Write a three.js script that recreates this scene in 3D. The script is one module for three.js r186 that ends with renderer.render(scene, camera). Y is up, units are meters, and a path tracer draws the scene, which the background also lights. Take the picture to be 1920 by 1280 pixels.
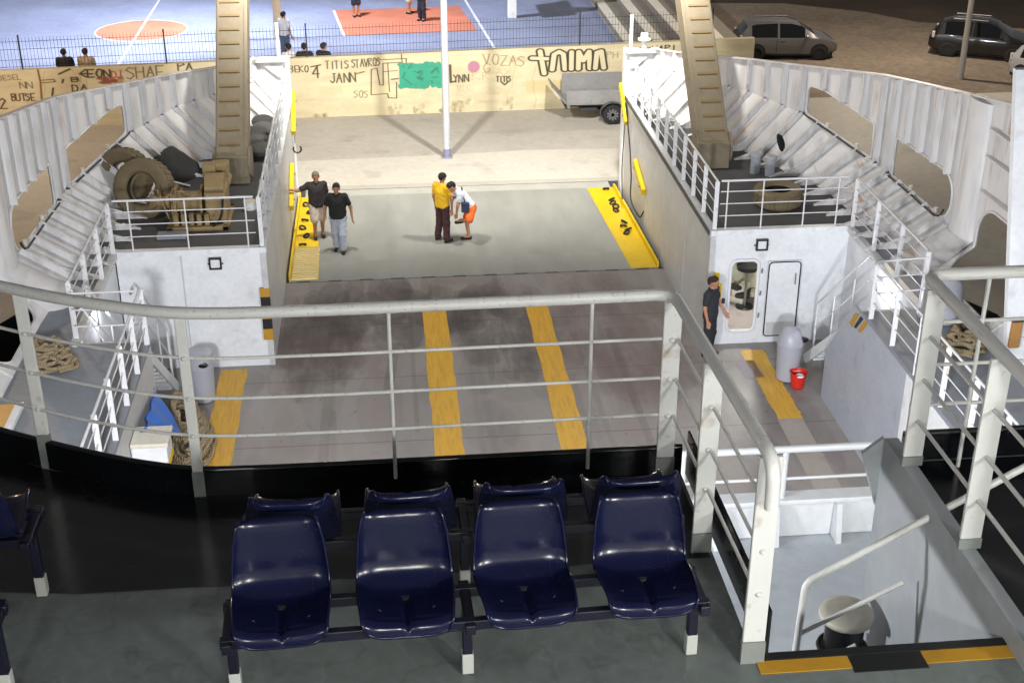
import * as THREE from 'three';
import { mergeGeometries, toCreasedNormals } from 'three/addons/utils/BufferGeometryUtils.js';
import { RoundedBoxGeometry } from 'three/addons/geometries/RoundedBoxGeometry.js';

// ---------- camera, sky, exposure ----------
const scene = new THREE.Scene();
const R = Math.PI / 180;
const camera = new THREE.PerspectiveCamera(2 * Math.atan(640 / 2530) / R, 1024 / 682, 0.05, 400);
camera.position.set(0, 12.5, 0);
camera.rotation.order = 'YXZ';
camera.rotation.set(-26.2 * R, -5.6 * R, 0);
const renderer = new THREE.WebGLRenderer({ antialias: true });
renderer.toneMapping = THREE.LinearToneMapping;
renderer.toneMappingExposure = 1.0;
renderer.shadowMap.enabled = true;
{ // night sky: dark air with a faint warm town glow along the horizon
  const w = 64, h = 32, d = new Float32Array(w * h * 4);
  for (let j = 0; j < h; j++) for (let i = 0; i < w; i++) {
    const el = ((j + .5) / h - .5) * Math.PI, g = Math.exp(-Math.max(0, el) * 3.0), k = (j * w + i) * 4;
    d[k] = .112 + .030 * g; d[k + 1] = .110 + .026 * g; d[k + 2] = .114 + .020 * g; d[k + 3] = 1;
  }
  const sky = new THREE.DataTexture(d, w, h, THREE.RGBAFormat, THREE.FloatType);
  sky.mapping = THREE.EquirectangularReflectionMapping; sky.magFilter = THREE.LinearFilter; sky.needsUpdate = true;
  scene.background = sky; scene.environment = sky; scene.environmentIntensity = 1;
}

// strengths of the lamps (candela); each lamp is built where it hangs
const LP = { bow: 700, glow: 66, deck: 610, mid: 60, stair: 3, pass: 26, court: 2500, lot: 330, quay: 210, room: 14 };

// ---------- helpers ----------
let seed = 7;
const rnd = () => { seed = (seed * 1664525 + 1013904223) >>> 0; return seed / 4294967296; };
const rr = (a, b) => a + (b - a) * rnd();
const lerp = (a, b, t) => a + (b - a) * t;
const V = (x, y, z) => new THREE.Vector3(x, y, z);
const interp = (x, xs, ys) => { if (x <= xs[0]) return ys[0]; for (let i = 1; i < xs.length; i++) if (x <= xs[i]) return lerp(ys[i - 1], ys[i], (x - xs[i - 1]) / (xs[i] - xs[i - 1])); return ys[ys.length - 1]; };
const hash = (x, y, s) => { let n = Math.imul(x, 374761393) + Math.imul(y, 668265263) + Math.imul(s, 974634777); n = Math.imul(n ^ (n >>> 13), 1274126177); return ((n ^ (n >>> 16)) >>> 0) / 4294967296; };
function vnoise(x, y, per, s) {
  const xi = Math.floor(x), yi = Math.floor(y), u = x - xi, v = y - yi, m = (a) => ((a % per) + per) % per;
  const a = u * u * (3 - 2 * u), b = v * v * (3 - 2 * v);
  return lerp(lerp(hash(m(xi), m(yi), s), hash(m(xi + 1), m(yi), s), a), lerp(hash(m(xi), m(yi + 1), s), hash(m(xi + 1), m(yi + 1), s), a), b);
}
const fbm = (u, v, f, o, s) => { let t = 0, a = .5, n = 0; for (let i = 0; i < o; i++) { t += a * vnoise(u * f, v * f, f, s + i); n += a; a *= .5; f *= 2; } return t / n; };
function noiseTex(size, fn, srgb = true) {
  const d = new Uint8Array(size * size * 4);
  for (let j = 0; j < size; j++) for (let i = 0; i < size; i++) {
    const c = fn(i / size, j / size), k = (j * size + i) * 4;
    for (let q = 0; q < 3; q++) d[k + q] = Math.max(0, Math.min(255, Array.isArray(c) ? c[q] : c));
    d[k + 3] = 255;
  }
  const t = new THREE.DataTexture(d, size, size); t.wrapS = t.wrapT = THREE.RepeatWrapping; t.magFilter = THREE.LinearFilter;
  if (srgb) t.colorSpace = THREE.SRGBColorSpace; t.needsUpdate = true; return t;
}
const grime = noiseTex(512, (u, v) => 236 + 20 * (fbm(u, v, 4, 5, 1) - .5) + 16 * (fbm(u, v, 32, 3, 9) - .5) - 26 * Math.max(0, fbm(u, v, 8, 4, 21) - .66) * 3);
const streak = noiseTex(1024, (u, v) => { const rs = Math.max(0, fbm(u, v * .0625, 32, 3, 505) - .60) * Math.max(0, fbm(u, v, 6, 3, 540) - .42) * 9; const s = fbm(u * 1, v * .125, 16, 3, 5), b = fbm(u, v, 4, 4, 17); const k = 236 + 22 * (b - .5) - 60 * Math.max(0, s * .7 + b * .5 - .66) * 1.6; return [k - 40 * rs, k - 74 * rs, k - 96 * rs]; });
const scuff = noiseTex(512, (u, v) => { const l = Math.abs(fbm(u, v, 6, 4, 611) - .5), m = fbm(u, v, 3, 3, 640); return 150 + 105 * Math.max(0, 1 - l * 26) * (m > .5 ? 1 : .3) + 60 * (m - .4); }, false);
const lay = noiseTex(128, (u, v) => { const w = .5 + .5 * Math.sin((u * 3 + v * 3) * 6.2832); return 120 + 120 * w + 40 * (fbm(u, v, 16, 2, 700) - .5); }); lay.repeat.set(26, 1);
const dent = noiseTex(512, (u, v) => 128 + 170 * (fbm(u, v, 3, 3, 801) - .5) + 14 * (fbm(u, v, 64, 2, 830) - .5), false);
const chip = noiseTex(512, (u, v) => { const k = 238 + 18 * (fbm(u, v, 6, 4, 851) - .5), c = Math.max(0, fbm(u, v, 24, 3, 880) - .70) * 9 + Math.max(0, fbm(u, v, 64, 2, 890) - .80) * 8; return [k - 18 * c, k - 26 * c, k - 32 * c]; });
const fine = noiseTex(256, (u, v) => 128 + 150 * (fbm(u, v, 16, 4, 3) - .5), false);
function std(hex, rough, opt = {}) { return new THREE.MeshStandardMaterial({ color: hex, roughness: rough, ...opt }); }
const M = {
  white: std('#e3e5e6', .42, { map: grime, bumpMap: dent, bumpScale: .008 }), hull: std('#d8d6d4', .48, { map: streak, bumpMap: dent, bumpScale: .014 }),
  rail: std('#dcdcdc', .4, { map: chip }), post: std('#e4e5e4', .42, { map: chip, bumpMap: dent, bumpScale: .003 }), foot: std('#8d9290', .6, { map: grime }),
  grey: std('#abb0b5', .42, { map: grime, bumpMap: dent, bumpScale: .008 }), casing: std('#c4c5c4', .4, { map: grime, bumpMap: dent, bumpScale: .012 }), wallg: std('#a9aeb8', .45, { map: grime, bumpMap: dent, bumpScale: .012 }),
  tan2: std('#937d52', .6, { map: grime }), tan: std('#877b64', .6, { map: grime }), tanDark: std('#7d6842', .6), black: std('#15171a', .38, { map: grime, bumpMap: fine, bumpScale: .001 }), gloss: std('#101317', .3, { map: grime, roughnessMap: scuff, bumpMap: dent, bumpScale: .004 }),
  yellow: std('#e0b90a', .4, { map: grime }), amber: std('#b98a22', .6, { map: grime }), dark: std('#2b2a2a', .6), fdeck: std('#4b4a49', .62, { map: grime, bumpMap: fine, bumpScale: .004 }),
  walk: std('#868b91', .55, { map: grime }), seat: new THREE.MeshPhysicalMaterial({ color: '#0f1230', roughness: .33, roughnessMap: scuff, specularIntensity: .6, bumpMap: fine, bumpScale: .0005 }),
  frame: std('#0b0d22', .4), foot2: std('#b9bcb8', .5), rubber: std('#1a1a1a', .85), steel: std('#8b8d8e', .35, { metalness: .8 }), rope: std('#c4ae88', .95, { map: lay, bumpMap: lay, bumpScale: .012 }),
  plas: std('#9a9ba2', .4), red: std('#c3271d', .35), blue: std('#2f67bd', .55), cream: std('#d9d3c2', .55, { map: grime }), glass: std('#0d0e10', .06),
  tyre: std('#73654a', .8, { map: grime, bumpMap: fine, bumpScale: .01 }),
};
// uv in metres by the dominant axis of each face
function boxUV(g, s = .5) {
  g = g.index ? g.toNonIndexed() : g;
  if (!g.attributes.normal) g.computeVertexNormals();
  const p = g.attributes.position, uv = new Float32Array(p.count * 2), a = V(), b = V(), c = V();
  for (let i = 0; i < p.count; i += 3) {
    a.fromBufferAttribute(p, i); b.fromBufferAttribute(p, i + 1); c.fromBufferAttribute(p, i + 2);
    const n = b.clone().sub(a).cross(c.clone().sub(a)), ax = Math.abs(n.x), ay = Math.abs(n.y), az = Math.abs(n.z);
    [a, b, c].forEach((q, k) => { const [u, v] = ay >= ax && ay >= az ? [q.x, q.z] : ax >= az ? [q.z, q.y] : [q.x, q.y]; uv[(i + k) * 2] = u * s + .37; uv[(i + k) * 2 + 1] = v * s + .11; });
  }
  g.setAttribute('uv', new THREE.BufferAttribute(uv, 2));
  return g;
}
const clean = (g) => { g = g.index ? g.toNonIndexed() : g; for (const k of Object.keys(g.attributes)) if (!['position', 'normal', 'uv'].includes(k)) g.deleteAttribute(k); if (!g.attributes.normal) g.computeVertexNormals(); if (!g.attributes.uv) g.setAttribute('uv', new THREE.BufferAttribute(new Float32Array(g.attributes.position.count * 2), 2)); return g; };
const merge = (list) => list.length === 1 ? clean(list[0]) : mergeGeometries(list.map(clean));
const used = {};
const numbered = (n) => { const k = used[n] = (used[n] ?? -1) + 1; return k ? `${n}_${String(k).padStart(3, '0')}` : n; };
function thing(name, label, category, [x, y, z] = [0, 0, 0], group, turn = 0) {
  const o = new THREE.Group(); o.name = numbered(name); scene.add(o); o.position.set(x, y, z); o.rotation.y = turn;
  o.userData = { label, category }; if (group) o.userData.group = group; o.userData = { ...o.userData };
  return o;
}
// geometry given in world metres; moved into the thing's own frame
function wpart(t, name, geos, mat, uvs = .5) {
  let g = merge(Array.isArray(geos) ? geos : [geos]); if (uvs) g = boxUV(g, uvs);
  let root = t; const off = V(); while (root && root !== scene) { off.add(root.position); root = root.parent; }
  g.translate(-off.x, -off.y, -off.z);
  const m = new THREE.Mesh(g, mat); m.name = name; t.add(m); return m;
}
function part(t, name, geos, mat, uvs = 0) { let g = merge(Array.isArray(geos) ? geos : [geos]); if (uvs) g = boxUV(g, uvs); const m = new THREE.Mesh(g, mat); m.name = name; t.add(m); return m; }
function struct(name, geos, mat, uvs = .5) { let g = merge(Array.isArray(geos) ? geos : [geos]); if (uvs) g = boxUV(g, uvs); const m = new THREE.Mesh(g, mat); m.name = name; m.userData.kind = 'structure'; scene.add(m); return m; }
const box = (x0, x1, y0, y1, z0, z1) => new THREE.BoxGeometry(x1 - x0, y1 - y0, z1 - z0).translate((x0 + x1) / 2, (y0 + y1) / 2, (z0 + z1) / 2);
const rbox = (x0, x1, y0, y1, z0, z1, r = .02, s = 2) => new RoundedBoxGeometry(x1 - x0, y1 - y0, z1 - z0, s, r).translate((x0 + x1) / 2, (y0 + y1) / 2, (z0 + z1) / 2);
const cyl = (x, y0, y1, z, r0, r1 = r0, n = 20) => new THREE.CylinderGeometry(r1, r0, y1 - y0, n).translate(x, (y0 + y1) / 2, z);
function rod(a, b, r, n = 8) { const d = b.clone().sub(a), g = new THREE.CylinderGeometry(r, r, d.length(), n); g.applyQuaternion(new THREE.Quaternion().setFromUnitVectors(V(0, 1, 0), d.clone().normalize())); return g.translate((a.x + b.x) / 2, (a.y + b.y) / 2, (a.z + b.z) / 2); }
// flat bar from a to b; w along side, t along the cross of side and the bar
function bar(a, b, side, w, t) {
  const y = b.clone().sub(a), L = y.length(); y.normalize(); const x = side.clone().addScaledVector(y, -side.dot(y)).normalize(), z = x.clone().cross(y);
  const g = new THREE.BoxGeometry(w, L, t); g.applyMatrix4(new THREE.Matrix4().makeBasis(x, y, z)); return g.translate((a.x + b.x) / 2, (a.y + b.y) / 2, (a.z + b.z) / 2);
}
const tube = (pts, r, seg = 40, n = 8, tension = .5) => new THREE.TubeGeometry(new THREE.CatmullRomCurve3(pts, false, 'catmullrom', tension), seg, r, n);
function pathTube(pts, r, n = 10, bend = .12) { // straight runs with rounded corners
  const cp = new THREE.CurvePath();
  let prev = pts[0];
  for (let i = 1; i < pts.length; i++) {
    if (i === pts.length - 1) { cp.add(new THREE.LineCurve3(prev, pts[i])); break; }
    const a = pts[i].clone().sub(prev).normalize(), b = pts[i + 1].clone().sub(pts[i]).normalize();
    const p = pts[i].clone().addScaledVector(a, -bend), q = pts[i].clone().addScaledVector(b, bend);
    cp.add(new THREE.LineCurve3(prev, p)); cp.add(new THREE.QuadraticBezierCurve3(p, pts[i], q)); prev = q;
  }
  return mergeGeometries(cp.curves.map((c) => clean(new THREE.TubeGeometry(c, c.isLineCurve3 ? 1 : 8, r, n))));
}
function sheet(pts, y, holes = []) { // horizontal polygon of [x,z]
  const s = new THREE.Shape(pts.map(([x, z]) => new THREE.Vector2(x, -z)));
  for (const h of holes) s.holes.push(new THREE.Path(h.map(([x, z]) => new THREE.Vector2(x, -z))));
  return new THREE.ShapeGeometry(s).rotateX(-Math.PI / 2).translate(0, y, 0);
}
function slab(pts, y0, y1, holes = []) {
  const s = new THREE.Shape(pts.map(([x, z]) => new THREE.Vector2(x, -z)));
  for (const h of holes) s.holes.push(new THREE.Path(h.map(([x, z]) => new THREE.Vector2(x, -z))));
  return new THREE.ExtrudeGeometry(s, { depth: y1 - y0, bevelEnabled: false }).rotateX(-Math.PI / 2).translate(0, y0, 0);
}
const rect = (x0, x1, z0, z1) => [[x0, z1], [x1, z1], [x1, z0], [x0, z0]];
function canvasTex(w, h, draw) { const c = document.createElement('canvas'); c.width = w; c.height = h; const g = c.getContext('2d'); draw(g, w, h); const t = new THREE.CanvasTexture(c); t.colorSpace = THREE.SRGBColorSpace; t.anisotropy = 8; return t; }
function lamp(t, L, target) { L.castShadow = true; t.add(L); if (target) { L.target.position.copy(target); scene.add(L.target); } return L; }
const CX = 1.98, FD = 2.55, PD = 8.43, GY = -0.2;

// ---------- ground, quay, court ----------
const concreteTex = noiseTex(1024, (u, v) => { const a = fbm(u, v, 3, 6, 40), b = fbm(u, v, 64, 3, 60), c = fbm(u, v, 12, 4, 80); const k = 1 + .12 * (a - .5) + .08 * (b - .5) - .4 * Math.max(0, c - .66); return [182 * k, 180 * k, 175 * k]; });
const asphaltTex = noiseTex(512, (u, v) => { const a = fbm(u, v, 3, 5, 140), b = fbm(u, v, 64, 2, 160); const k = 1 + .5 * (a - .5) + .25 * (b - .5); return [150 * k, 143 * k, 134 * k]; });
const mQuay = std('#dcd8d0', .85, { map: concreteTex, bumpMap: fine, bumpScale: .006 });
const mApron = std('#f4f0e6', .85, { map: concreteTex, bumpMap: fine, bumpScale: .006 });
const mLot = std('#c2b8ac', .9, { map: asphaltTex, bumpMap: fine, bumpScale: .01 });
// one sheet of land with a berth cut out for the hull
struct('quay_ground', sheet([[-140, 40], [-140, -260], [170, -260], [170, 40], [13.4, 40], [13.4, -26], [11.6, -29.6], [9.2, -33.6], [7.6, -35.6], [-3.6, -35.6], [-5.2, -33.6], [-7.6, -29.6], [-9.4, -26], [-9.4, 40]], GY), mQuay, .11);
struct('water', sheet(rect(-12, 16, -37, 41), GY - 1.6), std('#0f1a1c', .08), 0);
struct('quay_apron', sheet([[-7, -35.9], [11, -35.9], [11, -38.3], [4.2, -38.55], [1.8, -38.35], [-7, -38.0]], GY + .004), mApron, .13);
struct('parking_lot', sheet([[9.6, -43.2], [170, -43.2], [170, -259], [12.4, -259], [12.4, -46.5], [9.6, -46.5]], GY + .004), mLot, .1);
const courtTex = noiseTex(512, (u, v) => 232 + 46 * (fbm(u, v, 4, 5, 201) - .5) + 26 * (fbm(u, v, 64, 2, 230) - .5));
const mCourt = std('#8790a8', .62, { map: courtTex }), mCourt2 = std('#c67a60', .62, { map: courtTex }), mLine = std('#e6e8ea', .6, { map: courtTex });
struct('dark_verge', sheet([[14.2, -58], [17.5, -57.6], [20.5, -55.6], [22, -53.6], [26, -52], [40, -51], [170, -60], [170, -258], [14, -258]], GY + .008), std('#5d5140', .95, { map: asphaltTex, bumpMap: fine, bumpScale: .02 }), .2);
struct('sports_court', sheet([[-60, -44.4], [9.2, -44.4], [9.2, -82], [-60, -82]], GY + .004), mCourt, .15);
const ringPts = (r, n = 56) => [...Array(n)].map((_, i) => [-9.52 + r * Math.cos(i / n * 6.2832), -55.24 + r * Math.sin(i / n * 6.2832)]);
struct('court_circle', sheet(ringPts(1.78), GY + .008), mCourt2, .3);
struct('court_circle_line', sheet(ringPts(1.83), GY + .007), mLine, .3);
struct('court_centre_line', sheet([[-9.62, -44.6], [-9.54, -44.6], [-9.54, -70], [-9.62, -70]], GY + .011), mLine, .3);
struct('court_key', sheet([[-1.42, -53.5], [3.9, -53.85], [3.42, -58.45], [-1.93, -58.1]], GY + .008), mCourt2, .3);
struct('court_key_line', sheet([[-1.46, -53.44], [-1.36, -53.44], [-1.87, -58.1], [-1.97, -58.1]], GY + .012), mLine, .3);
struct('court_baseline', sheet([[3.72, -59.7], [3.82, -59.7], [4.52, -48.6], [4.42, -48.6]], GY + .012), mLine, .3);
struct('court_sideline', sheet([[-40, -46.4], [4.6, -46.7], [4.6, -46.78], [-40, -46.48]], GY + .012), mLine, .3);

// ---------- graffiti wall, fence ----------
{
  const x0 = -13.5, x1 = 12.2, zA = -42.65, W = x1 - x0, top = (x) => 1.63 + (x + 11.8) * .0122;
  const zw = (x) => -42.52 - (x + 3) * .028;
  const px = 2048 / W;
  const tex = canvasTex(2048, 256, (g) => {
    g.fillStyle = '#d8cfb2'; g.fillRect(0, 0, 2048, 256);
    for (let i = 0; i < 2200; i++) { const v = rnd() < .5; g.fillStyle = v ? `rgba(120,104,70,${rr(.01, .05)})` : `rgba(250,244,220,${rr(.01, .05)})`; g.beginPath(); g.ellipse(rnd() * 2048, rnd() * 256, rr(3, 50), rr(3, 22), 0, 0, 7); g.fill(); }
    const X = (x) => (x - x0) * px, Yp = (y) => (1.9 - y) * (256 / 2.1);
    // patches of dirt and weeds' stains at the foot of the wall
    for (let i = 0; i < 12; i++) { const x = rnd() * 2048; for (let k = 0; k < 7; k++) { g.fillStyle = `rgba(86,66,38,${rr(.05, .22)})`; g.beginPath(); g.ellipse(x + rr(-10, 10), 256 - rr(2, 24), rr(2, 8), rr(2, 14), 0, 0, 7); g.fill(); } }
    for (const [x, h] of [[-2.0, .1], [.4, .3], [1.15, .25], [2.6, .55], [2.4, .35], [4.0, .45]]) for (let k = 0; k < 14; k++) { g.fillStyle = `rgba(70,58,34,${rr(.04, .16)})`; g.beginPath(); g.ellipse(X(x + rr(-.2, .2)), Yp(GY + rr(0, h)), rr(2, 7), rr(3, 14), 0, 0, 7); g.fill(); }
    g.lineJoin = g.lineCap = 'round';
    const st = (pts, w, col) => { g.strokeStyle = col; g.lineWidth = w; g.beginPath(); pts.forEach(([a, b], i) => i ? g.lineTo(X(a), Yp(b)) : g.moveTo(X(a), Yp(b))); g.stroke(); };
    const GL = { A: '00,59,90,..,24,74', B: '00,09,79,86,05,..,05,84,82,50,00', D: '00,09,68,84,60,00', E: '90,00,09,99,..,04,74', G: '98,39,05,30,82,84,54', H: '00,09,..,90,99,..,05,95', I: '50,59', J: '59,99,..,79,72,40,02', K: '00,09,..,99,05,90', L: '09,00,90', M: '00,19,53,99,90', N: '00,09,90,99', O: '30,04,39,79,96,70,30', P: '00,09,79,97,05', R: '00,09,79,87,05,90', S: '98,49,07,84,82,40,01', T: '09,99,..,59,50', U: '09,01,50,91,99', V: '09,50,99', X: '09,90,..,99,00', Y: '09,55,99,..,55,50', Z: '09,99,00,90', '2': '07,49,87,00,90', '4': '70,79,03,93', '<': '99,04,90,..,04,94' };
    const tag = (word, x, y, h, wd, lw, col, tilt = 0) => { const n = word.length, cw = wd / n; g.strokeStyle = col; g.lineWidth = lw * .86; g.shadowColor = col; g.shadowBlur = 2.5; [...word].forEach((ch, k) => { const d = GL[ch]; if (!d) return; const jx = rr(-.02, .02), jy = rr(-.04, .04) * h, sh = rr(-.12, .12); g.beginPath(); let pen = false; for (const c of d.split(',')) { if (c === '..') { pen = false; continue; } const u = c[0] / 9, v = c[1] / 9, xx = X(x + jx + k * cw + (u * .78 + sh * v * .3) * cw), yy = Yp(y + jy + v * h + tilt * k * cw); pen ? g.lineTo(xx, yy) : g.moveTo(xx, yy); pen = true; } g.stroke(); }); };
    const ink = 'rgba(56,52,40,.74)', pale = 'rgba(86,78,58,.62)';
    for (const [x, y, w, h, c] of [[-1.2, .2, 2.0, .5, '224,214,178'], [4.6, .1, 2.4, .6, '206,194,152'], [2.4, 1.1, 1.4, .5, '222,212,180'], [-9.0, .5, 2.6, .4, '206,190,150'], [6.2, .3, 1.6, .5, '220,208,170']]) { g.fillStyle = `rgba(${c},.45)`; for (let i = 0; i < 9; i++) g.fillRect(X(x + rr(-.1, .1)), Yp(y + h + rr(-.08, .08)), w * px * rr(.8, 1.05), h * 122 * rr(.25, .6)); }
    for (let i = 0; i < 14; i++) tag(['AX', 'NOS', 'KR', 'ZE', 'MIK', 'TOP'][i % 6], rr(-12, 9), rr(.25, 1.2), rr(.1, .26), rr(.3, .8), rr(1.2, 2.4), `rgba(96,88,66,${rr(.10, .26)})`, rr(-.1, .1));
    for (let i = 0; i < 10; i++) { let x = rr(-12, 9), y = 1.6; const q = [[x, y]]; while (y > -.1) { x += rr(-.08, .08); y -= rr(.08, .2); q.push([x, y]); } st(q, 1, 'rgba(90,78,54,.35)'); }
    tag('DESEL', -11.78, 1.34, .16, .7, 2, pale); tag('BUTSE', -11.5, .68, .22, .75, 3, '#5a4632'); tag('2', -11.88, .44, .32, .26, 4, '#5a4632'); tag('NN', -11.2, 1.06, .2, .44, 3, pale);
    st([[-10.58, 1.7], [-10.55, 1.24], [-10.6, .66]], 4, '#8a5a2c'); st([[-10.5, 1.3], [-10.15, 1.32], [-10.1, 1.24], [-10.5, 1.22]], 2.5, '#6b553a'); st([[-10.3, .66], [-10.2, 1.04]], 5, ink); st([[-9.96, 1.48], [-9.62, 1.62]], 6, ink); st([[-9.9, 1.2], [-9.86, 1.3]], 5, ink);
    tag('DA', -9.62, .93, .2, .5, 4, ink); tag('B', -9.6, 1.22, .14, .3, 4, ink); tag('<EON', -9.34, 1.36, .24, .98, 5, ink, -.05);
    g.fillStyle = 'rgba(176,84,70,.32)'; for (let i = 0; i < 30; i++) { g.beginPath(); g.ellipse(X(rr(-8.8, -8.1)), Yp(rr(1.12, 1.32)), rr(4, 12), rr(3, 8), 0, 0, 7); g.fill(); } tag('DI', -8.4, 1.32, .2, .4, 3, '#b0503f'); tag('SHAE', -7.92, 1.26, .36, 1.2, 3, '#6d6a55', .02); tag('PA', -6.34, 1.46, .24, .5, 4, ink);
    tag('BEKO', -2.9, 1.29, .2, .62, 2.4, 'rgba(66,60,44,.85)'); tag('4', -2.2, 1.1, .38, .26, 4, ink); st([[-2.22, 1.45], [-1.92, 1.5]], 4, ink);
    tag('TITIS', -1.78, 1.36, .25, .78, 2.4, '#5b5540'); tag('STAVROS', -.95, 1.38, .25, .95, 2.4, '#5b5540', .06); tag('JANN', -1.64, .92, .3, .84, 3, '#55503c'); st([[-.82, 1.18], [-.55, 1.24]], 2.5, '#55503c'); tag('SOS', -.92, .4, .22, .48, 2.2, pale);
    st([[-.33, 1.3], [-.37, .48], [.16, .5], [.18, .36], [.44, .34], [.46, .86]], 2.4, ink); st([[-.33, 1.3], [-.15, 1.34], [-.08, .8], [.03, .78], [.05, 1.49], [.6, 1.5], [.78, 1.44], [.8, 1.62], [-.1, 1.6]], 2.4, ink); st([[.2, 1.5], [.22, .56]], 2, ink); st([[.05, 1.22], [.5, 1.24]], 2, ink); st([[.3, .96], [.52, .98]], 4, ink); st([[.64, 1.8], [.66, 1.5]], 2, ink);
    g.fillStyle = '#3aa58c'; g.beginPath(); g.roundRect(X(.56), Yp(1.44), X(1.92) - X(.56), Yp(.74) - Yp(1.44), 14); g.fill(); for (let i = 0; i < 70; i++) { g.beginPath(); g.ellipse(X(rr(.6, 1.9)), Yp(rnd() < .5 ? rr(.68, .8) : rr(1.34, 1.45)), rr(4, 9), rr(5, 9), 0, 0, 7); g.fill(); }
    g.strokeStyle = 'rgba(30,120,100,.4)'; g.lineWidth = 5; for (let i = 0; i < 16; i++) { g.beginPath(); const x = rr(.7, 1.8), y = rr(.8, 1.35); g.moveTo(X(x), Yp(y)); g.lineTo(X(x + rr(-.1, .2)), Yp(y + rr(-.2, .2))); g.stroke(); }
    st([[2.19, 1.36], [2.2, .8], [2.32, .82]], 6, ink); tag('YNN', 2.3, .8, .24, .5, 3.4, ink); g.fillStyle = 'rgba(190,132,160,.92)'; g.beginPath(); g.ellipse(X(2.95), Yp(1.28), 15, 23, 0, 0, 7); g.fill();
    tag('G', 3.25, 1.06, .3, .3, 3, 'rgba(130,118,92,.55)'); tag('VOZAS', 3.26, 1.36, .32, 1.4, 4, 'rgba(120,110,84,.5)', -.1); tag('TITIS', 3.68, .76, .18, .5, 3, '#4d4735'); st([[3.85, .74], [3.95, .66], [4.05, .74]], 4, ink);
    const bub = (paths) => { for (const [w, col] of [[23, ink], [13, '#d9d0b2']]) for (const q of paths) { g.strokeStyle = col; g.lineWidth = w; g.beginPath(); q.forEach(([a, b], i) => i ? g.lineTo(X(a), Yp(b)) : g.moveTo(X(a), Yp(b))); g.stroke(); } };
    bub([[[5.1, 1.72], [5.24, .98]], [[4.84, 1.5], [5.4, 1.46]]]); bub([[[5.5, 1.1], [5.56, 1.6], [5.72, 1.68], [5.86, 1.6], [5.92, 1.1]]]); bub([[[6.13, 1.66], [6.13, 1.1]]]); bub([[[6.36, 1.1], [6.36, 1.66], [6.52, 1.36], [6.7, 1.66], [6.74, 1.1]]]); bub([[[6.92, 1.1], [6.96, 1.62], [7.1, 1.66], [7.2, 1.1]]]);
    tag('PH', 7.3, 1.42, .2, .4, 2.4, 'rgba(100,90,70,.5)'); tag('KAPI', 8.8, 1.56, .2, .8, 4, ink, .04);
  });
  const mw = std('#e4dfd6', .85, { map: tex, bumpMap: fine, bumpScale: .004 });
  const w = thing('graffiti_wall', 'long cream painted harbour wall covered in graffiti tags', 'wall', [0, GY, zA]);
  const N = 60, pos = [], uv = [], idx = [];
  for (let i = 0; i <= N; i++) { const x = lerp(x0, x1, i / N), z = zw(x), t = top(x); for (const y of [GY - .05, t]) { pos.push(x, y, z); uv.push(i / N, 1 - (1.9 - y) / 2.1); } }
  for (let i = 0; i < N; i++) idx.push(2 * i, 2 * i + 2, 2 * i + 1, 2 * i + 1, 2 * i + 2, 2 * i + 3);
  const face = new THREE.BufferGeometry(); face.setAttribute('position', new THREE.Float32BufferAttribute(pos, 3)); face.setAttribute('uv', new THREE.Float32BufferAttribute(uv, 2)); face.setIndex(idx); face.computeVertexNormals();
  wpart(w, 'painted_face', face, mw, 0);
  const cap = []; for (let i = 0; i < 12; i++) { const a = lerp(x0, x1, i / 12), b = lerp(x0, x1, (i + 1) / 12); const s = new THREE.Shape([[a, GY - .05], [b, GY - .05], [b, top(b)], [a, top(a)]].map(([x, y]) => new THREE.Vector2(x, y))); const g = new THREE.ExtrudeGeometry(s, { depth: .2, bevelEnabled: false }); const p = g.attributes.position; for (let k = 0; k < p.count; k++) p.setZ(k, p.getZ(k) - .203 + zw(p.getX(k))); cap.push(g); }
  cap.push(box(-60, x0, GY - .05, 1.6, -42.4, -42.2)); wpart(w, 'wall_body', cap, std('#bdb190', .85, { map: grime }));
  const led = thing('concrete_ledge', 'concrete seating ledge behind the graffiti wall', 'ledge', [-6, GY, -43.3]);
  wpart(led, 'ledge_block', box(-20, 8, GY, .78, -43.75, -43.05), std('#a9a6a0', .9, { map: concreteTex }), .3);
  // fence: posts and welded mesh panels
  const mF = std('#23252b', .5);
  const fence = thing('mesh_fence', 'dark welded mesh fence standing on the graffiti wall', 'fence', [0, 1.7, zA]);
  const posts = []; for (let x = -15.4; x < 12; x += 4.36) posts.push(x);
  posts.forEach((x, i) => {
    const z = zw(x) - .1, t = top(x); wpart(fence, 'post', box(x - .022, x + .022, t - .004, t + 1.06, z - .022, z + .022), mF, 0);
    if (i === posts.length - 1) return; const xb = posts[i + 1], g = [];
    for (let q = x + .1; q < xb - .03; q += .105) { const zz = zw(q) - .1, tt = top(q); g.push(box(q - .004, q + .004, tt + .02, tt + .98, zz - .004, zz + .004)); }
    for (const y of [.08, .3, .62, .86]) { const a = V(x, t + y, z), b = V(xb, top(xb) + y, zw(xb) - .1); g.push(rod(a, b, .007, 5)); }
    const m = wpart(fence, 'mesh_panel', g, mF, 0);
  });
}
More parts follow.
